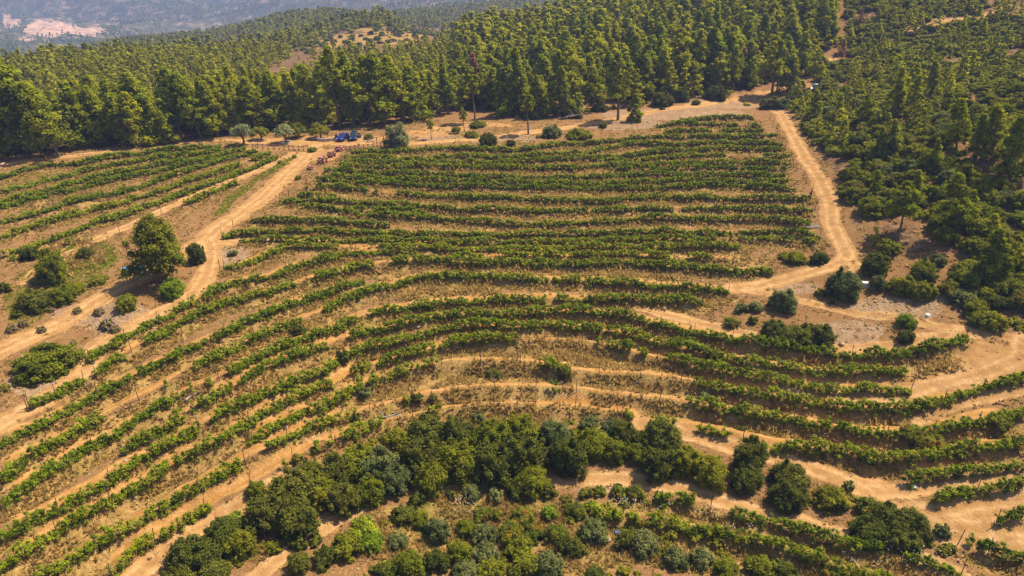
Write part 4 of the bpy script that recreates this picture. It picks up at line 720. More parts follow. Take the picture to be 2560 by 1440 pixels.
# ------------------------------------------------------------------ pines seen one by one: foot (u, v), height in picture points, kind
PG = 'pines along the edge of the forest'
def foot(u, v):
    x, y, D = hit(u, v); return float(x[0]), float(y[0]), float(D[0])
PL = [ # front edge of the forest
 (20,372,170,0,'tall pine at the left edge of the forest, cut by the picture side'),(95,382,190,2,'broad pine second from the left edge of the forest'),(150,392,150,7,'wide bushy pine leaning over the dry brush at far left'),(215,368,130,4,'dense pine behind the vine field, left part'),(262,362,120,0,'conical pine behind the vine field, third group from the left'),
 (310,365,135,1,'slender high pine rising above its neighbours over the vine field'),(355,365,110,2,'round pine with sunlit skirts over the vine field'),(405,360,85,4,'short pine left of the dark forest gap'),(430,360,70,6,'last small pine before the dark forest gap'),(455,348,150,3,'tall pine over the dark gap with a visible trunk'),(505,345,140,7,'wide dark pine left of the first olive tree'),(545,342,120,0,'pine just left of the first olive tree'),
 (600,325,135,1,'tall conical pine above the first olive tree'),(650,322,110,2,'pine between the first and second olive tree'),(700,320,125,0,'pine above the second olive tree'),(745,318,120,4,'pine behind the third olive tree'),(800,320,140,7,'big pine above the curved stone wall'),(850,318,175,3,'tall dark pine behind the blue car'),(885,315,165,1,'tall pine behind the dark blue car'),(925,312,150,5,'pine with open crown right of the cars'),(965,312,160,0,'pine behind the pale windblown olive tree'),
 (1010,305,150,7,'leaning pine above the bare slope'),(1045,300,120,2,'pine above the bare slope, second of the edge'),
 (1300,285,150,1,'tall pine left of the roadside pair'),(1262,290,120,4,'pine behind the dark bank bush'),(1400,262,120,3,'pine with bare lower trunk above the bank'),(1425,268,135,5,'gaunt high pine with a long bare trunk above the bank'),(1480,255,110,0,'pine above the shaded hollow'),(1590,235,130,3,'dark pine by the shaded road verge, left'),(1650,222,115,1,'pine with two dark limbs by the shaded road verge'),(1700,218,125,5,'open pine showing its branches by the upper road'),(1745,215,120,3,'high pine with dark trunk by the upper road'),(1790,212,120,2,'sunlit pine right of the high dark-trunked one'),(1830,210,110,0,'pine with a browning side by the upper road'),(1875,215,95,4,'pine left of the pair of trunks at the bend'),
 (1975,225,100,2,'pine filling the inner side of the upper road'),(2015,190,90,6,'small pine by the upper road opening'),(2040,215,75,5,'thin open pine near the white van'),
 # right-hand wood
 (2480,705,115,2,'biggest pine at the right edge above the shaded slope'),(2392,590,130,7,'dark rounded pine in the right-hand wood, above the big one'),(2250,580,110,5,'dark pine beside the track in the right-hand wood'),(2040,300,65,4,'conical pine just right of the track bend'),(2095,325,75,1,'dark conical pine above the fallen bleached branch'),(2160,320,70,5,'open pine right of the dark conical one'),(2240,300,105,1,'tall pine with thin trunk in the right-hand wood'),(2275,300,90,3,'pine pair partner of the tall thin-trunked one'),
 (2330,250,80,0,'pine in the upper right wood'),(2200,400,70,4,'young pine in the middle of the right-hand wood'),(2235,390,75,6,'dark young pine beside the fallen tree'),(2390,380,110,7,'tall pine right of the bare fallen tree'),(2480,400,110,0,'bright pine near the right edge, upper wood'),(2530,440,120,2,'pine at the right edge, upper wood'),(2440,395,90,4,'pine between the two near the right edge'),(2290,505,70,6,'thin young pine in the right-hand scrub'),(2190,490,60,4,'young pine at the middle of the scrub by the track'),(2430,560,70,6,'young pine in scrub at the right'),(2340,430,70,6,'small bright pine in the scrub right of the fallen tree')]
traced = []
for (u, v, hp, k, lab) in PL:
    x, y, D = foot(u, v); hm = hp * D / F / math.cos(R(12)); P_ = PINES[k]
    put_pine(P_, x, y, hm, lab, PG, rz=random.uniform(-.5, .5), sx=random.uniform(.95, 1.15)); traced.append((x, y))
for (u, v, hp, P_, lab) in [(1079,348,48,TALL,'leaning roadside pine with a thick bare trunk, left of the pair'),(1161,330,58,TALL,'small thin-trunked pine on the bare slope'),(1188,305,125,TALL,'tall slanting pine with a long pale bare trunk'),(1321,335,105,TALL,'roadside pine with a straight dark trunk behind the vines'),(1545,300,150,PINES[3],'tall lone pine whose trunk stands on the gravel bank'),(1588,302,62,YOUNG,'low bright young pine right beside the tall lone pine'),(1930,236,120,PINES[5],'left of the two twin-trunk pines at the road bend'),(1942,235,110,PINES[3],'right of the two twin-trunk pines at the road bend'),(402,704,152,SHADE,'big yellow-green pine that shades the blue tractor')]:
    x, y, D = foot(u, v); hm = hp * D / F / math.cos(R(14)); put_pine(P_, x, y, hm, lab, PG, rz=0, sx=.80 if P_ is SHADE else 1.0); traced.append((x, y))
x, y, D = foot(1190, 262); put_pine(DEADP, x, y, 118 * D / F, 'dead reddish-brown pine standing among green ones', None, 'dead_pine'); traced.append((x, y))
x, y, D = foot(1855, 205); put_pine(DEADP, x, y, 75 * D / F, 'reddish half-dead pine beside the upper road', None, 'dead_pine'); traced.append((x, y))
x, y, D = foot(2105, 148); put_pine(DEADP, x, y, 42 * D / F, 'small brown dying pine at the far road opening', None, 'dead_pine'); traced.append((x, y))
x, y, D = foot(2150, 60); put_pine(DEADP, x, y, 32 * D / F, 'brown dead pine high in the upper right wood', None, 'dead_pine')
traced = np.array(traced)
# ---- the rest of the forest: jittered grid over the wooded land
def cand(x0, x1, y0, y1, s):
    gx, gy = np.meshgrid(np.arange(x0, x1, s), np.arange(y0, y1, s)); gx = gx.ravel() + rng.uniform(-.42, .42, gx.size) * s; gy = gy.ravel() + rng.uniform(-.42, .42, gy.size) * s
    z = gz(gx, gy); u, v = project(gx, gy, z); return gx, gy, z, u, v
def ok_wood(x, y, polys, u, v):
    w = np.zeros(len(x), bool)
    for p in polys: w |= inpoly(p, u, v)
    return w & (gm(fin[..., 0], x, y) < .25)
# sight test: a tree counts as seen when its top is not behind the land
x, y, z, u, v = cand(-210, 330, 90, 420, 4.3); r = np.hypot(x, y)
w = ok_wood(x, y, [WOODS], u, v) & (r < 400); nz = vnoise(x / 14, y / 14, 61)
mq = inpoly(MAQUIS, u, v) & (gm(fin[..., 0], x, y) < .25) & (r < 400) & (nz > .52 - .40 * sstep(150, 230, r)) & (rng.random(len(x)) > .55)
w &= (nz > .12) & ~((u < 1150) & (r > 205) & (rng.random(len(x)) < .30))
# bare hill with the olive fields stays open
hillf = inpoly([(640,190),(760,125),(850,80),(940,64),(1100,72),(1170,105),(1010,132),(850,150),(700,215)], u, v) & (r > 250)
w &= ~(hillf & (rng.random(len(x)) > .10))
w &= ~(inpoly([(1040,345),(1250,275),(1300,330),(1060,356)], u, v))
sel = (w | mq)
for tx, ty in traced: sel &= np.hypot(x - tx, y - ty) > 3.2
sel &= (u > -200) & (u < 2800)
x, y, z, u, v, r = x[sel], y[sel], z[sel], u[sel], v[sel], r[sel]; inmq = inpoly(MAQUIS, u, v)
hgt = np.where(inmq, rng.uniform(3.5, 7.0, len(x)), np.where(u < 1150, np.where(r < 215, rng.uniform(8.5, 13.5, len(x)), rng.uniform(5.0, 8.2, len(x))), rng.uniform(8.5, 13, len(x))))
hgt *= np.where(hillf[sel], .6, 1) * rng.uniform(.72, 1.12, len(x))
inframe = (u > -10) & (u < 2570) & (v > -12)
score = np.where(inframe, hgt / r, 0); order = np.argsort(-score)
nind = 300 - len(PL) - 9; ind = order[:nind]; rest = order[nind:]
def zone(u, v):
    if inpoly(MAQUIS, np.array([u]), np.array([v]))[0]:
        a = 'upper' if v < 160 else 'middle' if v < 380 else 'lower'
        b = 'close to the right-hand track' if u < 2250 else 'towards the right edge'
        return a + ' right-hand wood ' + b
    if u < 330: b = 'above the left end of the far vine field'
    elif u < 620: b = 'above the right end of the far vine field'
    elif u < 830: b = 'behind the parking ground olives'
    elif u < 1020: b = 'behind the two blue cars'
    elif u < 1250: b = 'around the dead red pine'
    elif u < 1520: b = 'uphill of the roadside pines'
    elif u < 1800: b = 'uphill of the gravel bank'
    else: b = 'uphill of the road bend'
    a = 'first ranks ' if v > 250 else 'middle ranks ' if v > 150 else 'far ranks '
    return a + b
for i in ind:
    h_ = float(hgt[i]); ks = [4, 6, 0, 1] if h_ < 9 else [0, 1, 2, 3, 5, 7]; k = random.choice(ks)
    sz = 'small' if h_ < 7 else 'medium-sized' if h_ < 10.5 else 'tall'
    lab = f'{sz} pine, {zone(u[i], v[i])}'
    put_pine(PINES[k], float(x[i]), float(y[i]), h_, lab, lab, rz=random.uniform(-.6, .6), z=float(z[i]) - .1, sx=random.uniform(.9, 1.2) * (1.15 if h_ < 9 else 1))
def lod_tree(h, w, nc, per, leaf, seed, pw=.9):
    g = crown_pine(h, w, nc, per, leaf, .04, LEAN, pw, seed); return g
LOD1 = [lod_tree(1, .58, 26, 14, .046, s, p) for s, p in ((1, .45), (2, .7), (3, .35), (4, .55), (14, .5), (15, .8))]
LOD2 = [lod_tree(1, .6, 9, 9, .075, s, p) for s, p in ((5, .5), (6, .8), (7, .4))]
LOD3 = [lod_tree(1, .62, 3, 7, .16, s, .8) for s in (8, 9, 10)]
RND = [dome(6, 26, .17, 1.0, s) for s in (11, 12, 13)]
def scatter(name, protos, xs, ys, zs, hs, ws, mat, kind='stuff', label=None, cat=None):
    Vs, F4, F3, Ts, o = [], [], [], [], 0
    pid = rng.integers(0, len(protos), len(xs))
    for p, (V, Fl, T) in enumerate(protos):
        ii = np.nonzero(pid == p)[0]
        if not len(ii): continue
        a = rng.uniform(-.7, .7, len(ii)) if 'wood' in name else rng.uniform(0, 6.28, len(ii)); c, s = np.cos(a), np.sin(a)
        vx = (V[None, :, 0] * c[:, None] - V[None, :, 1] * s[:, None]) * ws[ii][:, None] + xs[ii][:, None]
        vy = (V[None, :, 0] * s[:, None] + V[None, :, 1] * c[:, None]) * ws[ii][:, None] + ys[ii][:, None]
        vz = V[None, :, 2] * hs[ii][:, None] + zs[ii][:, None]
        Vs.append(np.stack([vx, vy, vz], -1).reshape(-1, 3)); off = (np.arange(len(ii)) * len(V))[:, None, None] + o
        for f in Fl:
            (F4 if f.shape[1] == 4 else F3).append((f[None] + off).reshape(-1, f.shape[1]))
        Ts.append((np.clip(T[None] * .7 + rng.random((len(ii), 1)) * .45 - .07, 0, 1)).ravel()); o += len(ii) * len(V)
    Fs = [np.concatenate(L) for L in (F4, F3) if L]
    me = mesh_np(name, np.concatenate(Vs), Fs, MAT[mat], {'tone': np.concatenate(Ts)})
    return tag(obj(name, me), label, cat, kind=kind)
ri = rest
scatter('pine_wood', LOD1, x[ri], y[ri], z[ri] - .1, hgt[ri], hgt[ri] * rng.uniform(1.0, 1.35, len(ri)), 'pine', label='dense pine forest covering the slopes behind the vineyard', cat='forest')
# far ridges
x, y, z, u, v = cand(-420, 480, 300, 1150, 7.0); r = np.hypot(x, y)
s = (r > 400) & (r < 1150) & (u > -150) & (u < 2700) & (v > -80) & (gm(fin[..., 0], x, y) < .3) & (vnoise(x / 30, y / 30, 71) > .22)
s &= ~(inpoly([(760,120),(850,78),(930,66),(1100,72),(1150,105),(1000,110),(850,130)], u, v) & (rng.random(len(x)) > .15))
cap = inpoly([(690,100),(760,55),(860,30),(1000,25),(1110,50),(1150,90),(1080,75),(930,62),(830,75),(740,110)], u, v)
x, y, z, u, v, r = x[s], y[s], z[s], u[s], v[s], r[s]; h_ = rng.uniform(6.5, 11, len(x)) * (1 + .15 * cap[s])
print('ridge trees', len(x))
scatter('ridge_wood', LOD2, x, y, z - .2, h_, h_ * rng.uniform(1.1, 1.5, len(x)), 'pine_far', label='blue-hazed pine woods on the ridges beyond the forest', cat='forest')
x, y, z, u, v = cand(-1800, 1500, 1000, 3000, 17.0); r = np.hypot(x, y)
s = (r > 1150) & (r < 2900) & (u > -100) & (u < 1500) & (v > -60) & (vnoise(x / 90, y / 90, 81) > .35) & (gm(mrock, x, y) < .4)
x, y, z, r = x[s], y[s], z[s], r[s]; h_ = rng.uniform(6, 11, len(x)); print('mountain trees', len(x))
scatter('mountain_wood', LOD3, x, y, z - .3, h_, h_ * 1.3, 'pine_far', label='scattered woods on the far hazy mountain', cat='forest')
# olive grove dots on the hill field
x, y, z, u, v = cand(-150, 60, 330, 540, 8.5); r = np.hypot(x, y)
s = inpoly([(700,150),(780,105),(850,78),(930,62),(1040,66),(1110,80),(1080,96),(960,112),(850,125),(760,140)], u, v) & (rng.random(len(x)) > .25)
G_OL = 'olive trees on the open hilltop field'
for i in np.nonzero(s)[0][:110]:
    o = obj('olive_tree', shrub_mesh('small', 'olive', int(i)), None, (float(x[i]), float(y[i]), float(z[i]) - .2)); k = random.uniform(1.5, 2.4); o.scale = (k, k, k * .85); o.rotation_euler.z = random.random() * 6
    tag(o, 'round grey-green olive tree on the pale hilltop field beyond the forest', 'olive tree', G_OL)
# undergrowth: low scrub under the trees and all over the right-hand slope
x, y, z, u, v = cand(-120, 230, 70, 300, 2.3); r = np.hypot(x, y)
a_ = inpoly(MAQUIS, u, v) & (gm(fin[..., 0], x, y) < .2); nz = vnoise(x / 9, y / 9, 91)
m1 = a_ & (nz > .22)
b_ = inpoly(WOODS, u, v) & (gm(fin[..., 0], x, y) < .2) & (rng.random(len(x)) > .55) & (r < 260)
cx, cy, cz_, cu, cv = x[m1], y[m1], z[m1], u[m1], v[m1]
rr_ = rng.uniform(.9, 2.3, len(cx)); vis = (cu > 0) & (cu < 2560) & (cv > 60) & (cv < 900)
od = np.argsort(-np.where(vis, rr_ / np.hypot(cx, cy), 0)); big = od[:130]
for i in big:
    mt = random.choice(['maquis', 'maquis', 'scrub', 'scrub', 'oak', 'olive', 'rust']); k = float(rr_[i])
    o = obj('bush', shrub_mesh('mid' if k > 1.2 else 'small', mt, int(i)), None, (float(cx[i]), float(cy[i]), float(cz_[i]) - .15)); o.scale = (k, k, k * random.uniform(.75, 1.1)); o.rotation_euler.z = random.random() * 6
    lab = f'{KW[mt]} bush in scrub, {zone(cu[i], cv[i])}'; tag(o, lab, 'shrub', lab)
oth = od[130:]
scatter('scrub', RND, cx[oth], cy[oth], cz_[oth] - .1, rr_[oth] * .8, rr_[oth], 'scrub', label='low green scrub carpeting the right-hand slope', cat='scrub')
s = b_; kx = rng.uniform(.6, 1.5, s.sum())
x2_, y2_, z2_, u2_, v2_ = cand(-60, 70, 36, 110, 1.5)
lowp = [[(420,1440),(600,1290),(760,1130),(1000,1050),(1250,1030),(1500,1040),(1720,1130),(1830,1180),(1700,1180),(1300,1190),(960,1210),(800,1300),(640,1460)], [(960,1290),(1250,1210),(1600,1230),(1750,1290),(2100,1440),(2100,1500),(700,1500),(880,1330)], [(1830,1120),(1960,1180),(2330,1300),(2400,1380),(2300,1390),(1900,1260)]]
s2 = np.zeros(len(x2_), bool)
for p_ in lowp: s2 |= inpoly(p_, u2_, v2_)
s2 &= (vnoise(x2_ / 4, y2_ / 4, 99) > .52) & (gm(fin[..., 0], x2_, y2_) < .3); k2 = rng.uniform(.25, .8, s2.sum())
scatter('low_brush', RND, x2_[s2], y2_[s2], z2_[s2] - .05, k2 * .8, k2, 'weed', label='low brush between the bushes of the bottom slope', cat='brush')
scatter('undergrowth', RND, x[s], y[s], z[s] - .1, kx * .9, kx, 'oak', label='dark undergrowth beneath the pines', cat='undergrowth')
# ------------------------------------------------------------------ grass, weeds, flowers, rubble: what nobody could count
def tufts(name, xs, ys, h, w, nb, mat, label, cat, toneoff=0.0):
    n_ = len(xs); ii = np.repeat(np.arange(n_), nb); z = gz(xs, ys)
    th = rng.uniform(0, 6.28, len(ii)); sp = rng.uniform(.2, 1, len(ii)) * w[ii]; hh = h[ii] * rng.uniform(.35, 1.1, len(ii))
    bx = xs[ii] + np.cos(th) * sp * .35; by = ys[ii] + np.sin(th) * sp * .35
    tx = xs[ii] + np.cos(th) * sp; ty = ys[ii] + np.sin(th) * sp; bw = .06 * (1 + rng.random(len(ii))) * np.clip(np.hypot(xs[ii], ys[ii]) / 70, 1, 2.5)
    px_, py_ = -np.sin(th) * bw, np.cos(th) * bw; zb = z[ii] - .05
    V = np.stack([np.stack([bx - px_, by - py_, zb], -1), np.stack([bx + px_, by + py_, zb], -1), np.stack([tx, ty, zb + hh], -1)], 1).reshape(-1, 3)
    tone = np.repeat(np.clip((rng.random(n_) * .6)[ii] + .4 * rng.random(len(ii)) + toneoff, 0, 1), 3)
    tag(obj(name, mesh_np(name, V, [np.arange(len(V)).reshape(-1, 3)], MAT[mat], {'tone': tone})), label, cat, kind='stuff')
x, y, z, u, v = cand(-110, 130, 40, 200, .36)
inn = (u > -60) & (u < 2620) & (v < 1500) & (v > 300)
x, y, u, v = x[inn], y[inn], u[inn], v[inn]
pd = gm(fin[..., 2], x, y); pt = gm(fin[..., 1], x, y); pr = gm(fin[..., 0], x, y); pw_ = gm(fin[..., 3], x, y); pg = gm(fin2[..., 1], x, y); ps_ = gm(fin2[..., 0], x, y)
cl = vnoise(x / 1.8, y / 1.8, 95) * .6 + vnoise(x / .7, y / .7, 96) * .4
pp_ = np.clip(pd * 1.25 + .14, 0, 1) * (1 - pt) ** 2 * (1 - pr) * (1 - pw_) * (1 - ps_ * .7)
s = rng.random(len(x)) < pp_ * sstep(.30, .55, cl) * 1.2; n_ = s.sum(); print('tufts', n_)
hs = rng.uniform(.2, .62, n_) * (.5 + cl[s]) * (.6 + .6 * np.clip(pd[s], 0, 1))
tufts('dry_grass', x[s], y[s], hs, rng.uniform(.3, .7, n_), 10, 'straw', 'dry straw-coloured grass on the terrace banks', 'grass')
s = (rng.random(len(x)) < np.clip(pg * .8 + pd * .30 * sstep(.4, .7, vnoise(x / 3, y / 3, 97)) + .03, 0, 1) * (1 - pt) ** 2 * (1 - pr) * (1 - pw_)) ; n_ = s.sum(); print('weeds', n_)
tufts('green_weeds', x[s], y[s], rng.uniform(.1, .35, n_), rng.uniform(.25, .6, n_), 8, 'weed', 'green weeds between the vine rows and on the road verge', 'weeds')
s = (rng.random(len(x)) < pr * 0 + .004 * (1 - pw_)) ; n_ = s.sum()
fw = np.zeros(len(x))
for (fu, fv, ru, rv, st) in [(1160,1270,40,20,.3),(1600,1265,110,12,.3),(1790,1290,60,14,.3),(2230,1370,70,14,.6),(2260,1400,160,30,.15),(2060,1350,120,20,.12),(1910,1000,120,14,.12),(2000,985,30,10,.5),(770,1105,40,8,.4),(770,1000,30,20,.15),(590,1185,50,10,.25),(2440,960,40,14,.4),(2080,1095,60,12,.25),(900,740,120,30,.06),(1400,1000,200,40,.04),(1850,1330,60,12,.2)]:
    fw = np.maximum(fw, st * (((u - fu) / ru) ** 2 + ((v - fv) / rv) ** 2 < 1))
s = rng.random(len(x)) < fw; xs, ys = x[s], y[s]; n_ = len(xs)
cc = np.stack([np.repeat(xs, 4) + rng.normal(0, .2, 4 * n_), np.repeat(ys, 4) + rng.normal(0, .2, 4 * n_), np.repeat(gz(xs, ys), 4) + rng.uniform(.4, .9, 4 * n_)], -1)
gg = leaves(cc, np.tile([0, -.3, 1.0], (4 * n_, 1)) + rng.normal(size=(4 * n_, 3)) * .3, .036, rng.random(4 * n_), 1.0)
tag(obj('white_flowers', M_('white_flowers', (gg[0], [gg[1]], gg[2]), 'white')), 'white umbel flowers sprinkled over the dry banks', 'flowers', kind='stuff')
s = rng.random(len(x)) < (.02 + ps_ * .35) * (1 - pw_) * (1 - pr * .85) * (1 - pt * .8); xs, ys = x[s], y[s]; n_ = len(xs); print('stones', n_)
rs_ = rng.uniform(.04, .17, n_) * (1 + .8 * (rng.random(n_) > .97)); lump = 1 + .5 * (rng.random((n_, 12, 1)) - .5)
bm_ = bmesh.new(); bmesh.ops.create_icosphere(bm_, subdivisions=1, radius=1.0); bm_.free()
I0v = ICO_V; nI = len(I0v); lump = 1 + .55 * (rng.random((n_, nI, 1)) - .5)
V = (I0v[None] * lump * rs_[:, None, None] * np.array([1.2, 1, .7]) + np.stack([xs, ys, gz(xs, ys)], -1)[:, None]).reshape(-1, 3)
Fk = (ICO_F[None] + (np.arange(n_) * nI)[:, None, None]).reshape(-1, 3)
tag(obj('rubble', mesh_np('rubble', V, [Fk], MAT['rubble'])), 'pale stones and rubble on the banks', 'stones', kind='stuff')
# ------------------------------------------------------------------ parking ground: olives, cars, people, fences, signs
def bmobj(name, bm, mat, parent=None, loc=None, smooth=False, bevel=0):
    me = bpy.data.meshes.new(name); bm.to_mesh(me); bm.free(); me.materials.append(MAT[mat])
    if smooth:
        for p in me.polygons: p.use_smooth = True
    o = obj(name, me, parent, loc)
    if bevel:
        md = o.modifiers.new('bevel', 'BEVEL'); md.width = bevel; md.segments = 2; md.limit_method = 'ANGLE'
    return o
def box(bm, c, s, rz=0, rx=0, ry=0):
    m = Matrix.Translation(c) @ Matrix.Rotation(rz, 4, 'Z') @ Matrix.Rotation(ry, 4, 'Y') @ Matrix.Rotation(rx, 4, 'X') @ Matrix.Diagonal((*s, 1))
    bmesh.ops.create_cube(bm, size=1, matrix=m)
def cyl(bm, c, r, h, axis='Z', seg=16, r2=None):
    rot = {'Z': Matrix(), 'X': Matrix.Rotation(R(90), 4, 'Y'), 'Y': Matrix.Rotation(R(90), 4, 'X')}[axis]
    bmesh.ops.create_cone(bm, cap_ends=True, segments=seg, radius1=r, radius2=r if r2 is None else r2, depth=h, matrix=Matrix.Translation(c) @ rot)
def prism(bm, prof, w0, w1=None):
    """profile in x-z swept over y, narrower where w1 given per point"""
    L = [bm.verts.new((x, -(w1[i] if w1 else w0), z)) for i, (x, z) in enumerate(prof)]; Rr = [bm.verts.new((x, (w1[i] if w1 else w0), z)) for i, (x, z) in enumerate(prof)]
    n_ = len(prof); bm.faces.new(L); bm.faces.new(Rr[::-1])
    for i in range(n_): bm.faces.new((L[i], Rr[i], Rr[(i + 1) % n_], L[(i + 1) % n_]))
    bmesh.ops.recalc_face_normals(bm, faces=bm.faces)
def at(u, v):
    x, y, D = hit(u, v); x, y = float(x[0]), float(y[0]); return Vector((x, y, float(gz(x, y)[0])))
def olive(u, v, hp, lab, mat='silver', trunk=True, wf=1.0, seed=1, name='olive_tree', base=.35):
    p = at(u, v); x, y, D = hit(u, v); h = hp * float(D[0]) / F / math.cos(R(14)); e = empty(name, p); tag(e, lab, 'olive tree', 'olive trees round the parking ground')
    rs = np.random.default_rng(seed); C_, Rd = [], []
    for k in range(26):
        th = k * 2.4 + rs.random(); q = ((k + .5) / 26) ** .5; C_.append((h * .40 * wf * q * math.cos(th) * .9, h * .40 * wf * q * math.sin(th) * .9, h * (base + .1 + (.48 - base * .3) * (1 - q * q * .8) * (.7 + .5 * rs.random())))); Rd.append(h * (.11 + .06 * rs.random()))
    obj('crown', M_('crown', clumps_mesh(np.array(C_), np.array(Rd), 90, .17, squash=.85, core=.55), mat), e)
    ps = [tube([(0, 0, -.3), (.06 * h, .02 * h, h * .2), (0, 0, h * .42), (-.03 * h, 0, h * .6)], [.075 * h, .05 * h, .045 * h, .02 * h])]
    for a in (0, 2.1, 4.2): ps.append(tube([(.02 * h, 0, h * .3), (h * .2 * math.cos(a), h * .2 * math.sin(a), h * .6)], [.03 * h, .01 * h], 5))
    obj('trunk', M_('trunk', join(ps), 'bark'), e); return p, h
olive(608, 363, 48, 'pale olive tree at the end of the far left vine field', wf=1.2, seed=2)
olive(652, 350, 38, 'darker broad olive tree right of the pale first one', 'maquis', wf=1.3, seed=3, base=.2)
p3, h3 = olive(713, 358, 45, 'pale olive tree in a small round stone ring', wf=1.15, seed=4)
olive(745, 344, 42, 'dull olive tree behind the one in the stone ring', 'maquis', wf=1.2, seed=5, base=.15)
p4, h4 = olive(800, 345, 42, 'wide olive tree behind the curved stone wall', 'maquis', wf=1.45, seed=6, base=.2)
# the large windblown one: leafy to the ground
p = at(993, 372); x_, y_, D_ = hit(993, 372); h = 64 * float(D_[0]) / F
e = empty('olive_tree', p); tag(e, 'large pale windblown olive tree leafy to the ground beside the vines', 'olive tree', 'olive trees round the parking ground')
C_, Rd = [], []
for k in range(60):
    t = (k % 20 + .5) / 20; th = k * 2.4; w = h * (.20 + .30 * math.sin(math.pi * min(1, t * .8 + .15))) ; q = random.random() ** .5
    C_.append((w * q * math.cos(th) + (.2 * h * max(0, t - .6) if k % 3 == 0 else -.05 * h * t), w * q * math.sin(th), h * (.08 + .85 * t * (1 - .25 * q * (k % 3 != 0))))); Rd.append(h * random.uniform(.11, .16))
obj('crown', M_('crown', clumps_mesh(np.array(C_), np.array(Rd), 80, .18, squash=1.0, core=.55), 'silver'), e)
obj('trunk', M_('trunk', tube([(0, 0, -.3), (.1, 0, h * .3), (0, 0, h * .5)], [.3, .22, .1]), 'bark'), e)
def ring(name, c, r0, w, hh, a0, a1, lab, cat):
    bm = bmesh.new(); nn = 28
    for k in range(nn):
        a = a0 + (a1 - a0) * (k + .5) / nn; hj = hh * random.uniform(.85, 1.1); L = r0 * (a1 - a0) / nn * .96
        x, y = c.x + r0 * math.cos(a), c.y + r0 * math.sin(a); z = float(gz(x, y)[0])
        box(bm, (x - c.x, y - c.y, z - c.z + hj / 2 - .1), (w * random.uniform(.9, 1.1), L, hj + .2), rz=a)
    o = bmobj(name, bm, 'stone', None, c, bevel=.03); tag(o, lab, cat); return o
ring('stone_ring', p3, 1.3, .3, .35, 0, 6.28, 'low round stone ring round the pale olive tree', 'stone ring')
ring('stone_wall', at(818, 347) + Vector((0, .8, 0)), 2.9, .35, .75, 3.0, 6.4, 'low curved stone wall in front of the wide olive tree', 'stone wall')
ring('stone_ring', at(650, 350), 1.5, .3, .3, 3.2, 6.2, 'small curved stone edging under the darker olive tree', 'stone ring')
# ---- cars
def car(loc, rz, paint, lab, suv=False, doors=True):
    e = empty('parked_car', loc, rz); tag(e, lab, 'car'); H = 1.78 if suv else 1.5; W = .88
    # front towards -x of the car's own axis
    prof = [(-2.05, .38), (-2.1, .62), (-1.95, .86), (-1.05, 1.0), (-.95, 1.02), (1.85, 1.05), (2.0, .9), (2.05, .4)]
    bm = bmesh.new(); prism(bm, prof, W, [W * .9, W * .95, W * .97, W, W, W, W * .97, W * .95]); bmobj('body', bm, paint, e, bevel=.06)
    bm = bmesh.new(); c0 = [(-1.02, 1.0), (-.3, H - .06), (-.1, H - .04), (1.35, H - .04), (1.6, H - .16), (1.88, 1.03)]
    prism(bm, c0, W * .8, [W * .93, W * .76, W * .75, W * .75, W * .76, W * .92]); bmobj('cabin', bm, paint, e, bevel=.03)
    def pane(nm, vs):
        bm = bmesh.new(); f = bm.faces.new([bm.verts.new(q) for q in vs]); r = bmesh.ops.extrude_face_region(bm, geom=[f]); n_ = f.normal if f.normal.length else Vector((0, 0, 1)); f.normal_update(); n_ = f.normal
        bmesh.ops.translate(bm, verts=[g_ for g_ in r['geom'] if isinstance(g_, bmesh.types.BMVert)], vec=n_ * .015); bmobj(nm, bm, 'glass', e)
    pane('windscreen', [(-1.0, W * .84, 1.05), (-1.0, -W * .84, 1.05), (-.38, -W * .68, H - .1), (-.38, W * .68, H - .1)])
    pane('rear_window', [(1.86, -W * .82, 1.09), (1.86, W * .82, 1.09), (1.64, W * .68, H - .2), (1.64, -W * .68, H - .2)])
    for s in (-1, 1):
        vs = [(-.85, s * W * .935, 1.06), (.35, s * W * .935, 1.06), (.35, s * W * .79, H - .12), (-.22, s * W * .79, H - .12)]
        vs2 = [(.42, s * W * .935, 1.06), (1.7, s * W * .935, 1.06), (1.5, s * W * .79, H - .16), (.42, s * W * .79, H - .12)]
        for q in (vs, vs2): pane('side_window', q if s < 0 else q[::-1])
        bm = bmesh.new(); box(bm, (-2.04, s * .62, .72), (.08, .32, .16)); bmobj('headlight', bm, 'lamp', e, bevel=.03)
        bm = bmesh.new(); box(bm, (-.85, s * (W + .1), 1.08), (.1, .2, .14)); bmobj('wing_mirror', bm, paint, e, bevel=.03)
        for xx in (-1.3, 1.3):
            w_ = empty('wheel', (xx, s * (W - .1), .33)); w_.parent = e
            bm = bmesh.new(); cyl(bm, (0, 0, 0), .33, .22, 'Y', 20); bmobj('tyre', bm, 'rubber', w_, bevel=.03)
            bm = bmesh.new(); cyl(bm, (0, 0, 0), .2, .25, 'Y', 12); bmobj('rim', bm, 'chrome', w_)
        if doors:
            bm = bmesh.new(); a = R(58); L = 1.05; box(bm, (-.85 + L / 2 * math.cos(a), s * (W + L / 2 * math.sin(a)), .75), (L, .08, .7), rz=s * a); box(bm, (-.85 + L / 2 * math.cos(a), s * (W + L / 2 * math.sin(a)), H - .3), (L * .8, .05, .35), rz=s * a); bmobj('door', bm, paint, e, bevel=.02)
    bm = bmesh.new(); box(bm, (-2.1, 0, .55), (.05, .8, .22)); bmobj('grille', bm, 'rubber', e)
    bm = bmesh.new(); box(bm, (-2.1, 0, .36), (.12, W * 1.8, .16)); bmobj('bumper', bm, paint if not suv else 'rubber', e, bevel=.03)
    if suv:
        for s in (-1, 1):
            bm = bmesh.new(); box(bm, (.6, s * .58, H + .02), (1.7, .05, .06)); bmobj('roof_rail', bm, 'chrome', e)
    return e
c1 = at(857, 349); car(c1, R(80), 'blue', 'bright blue car with open doors, front towards the vineyard')
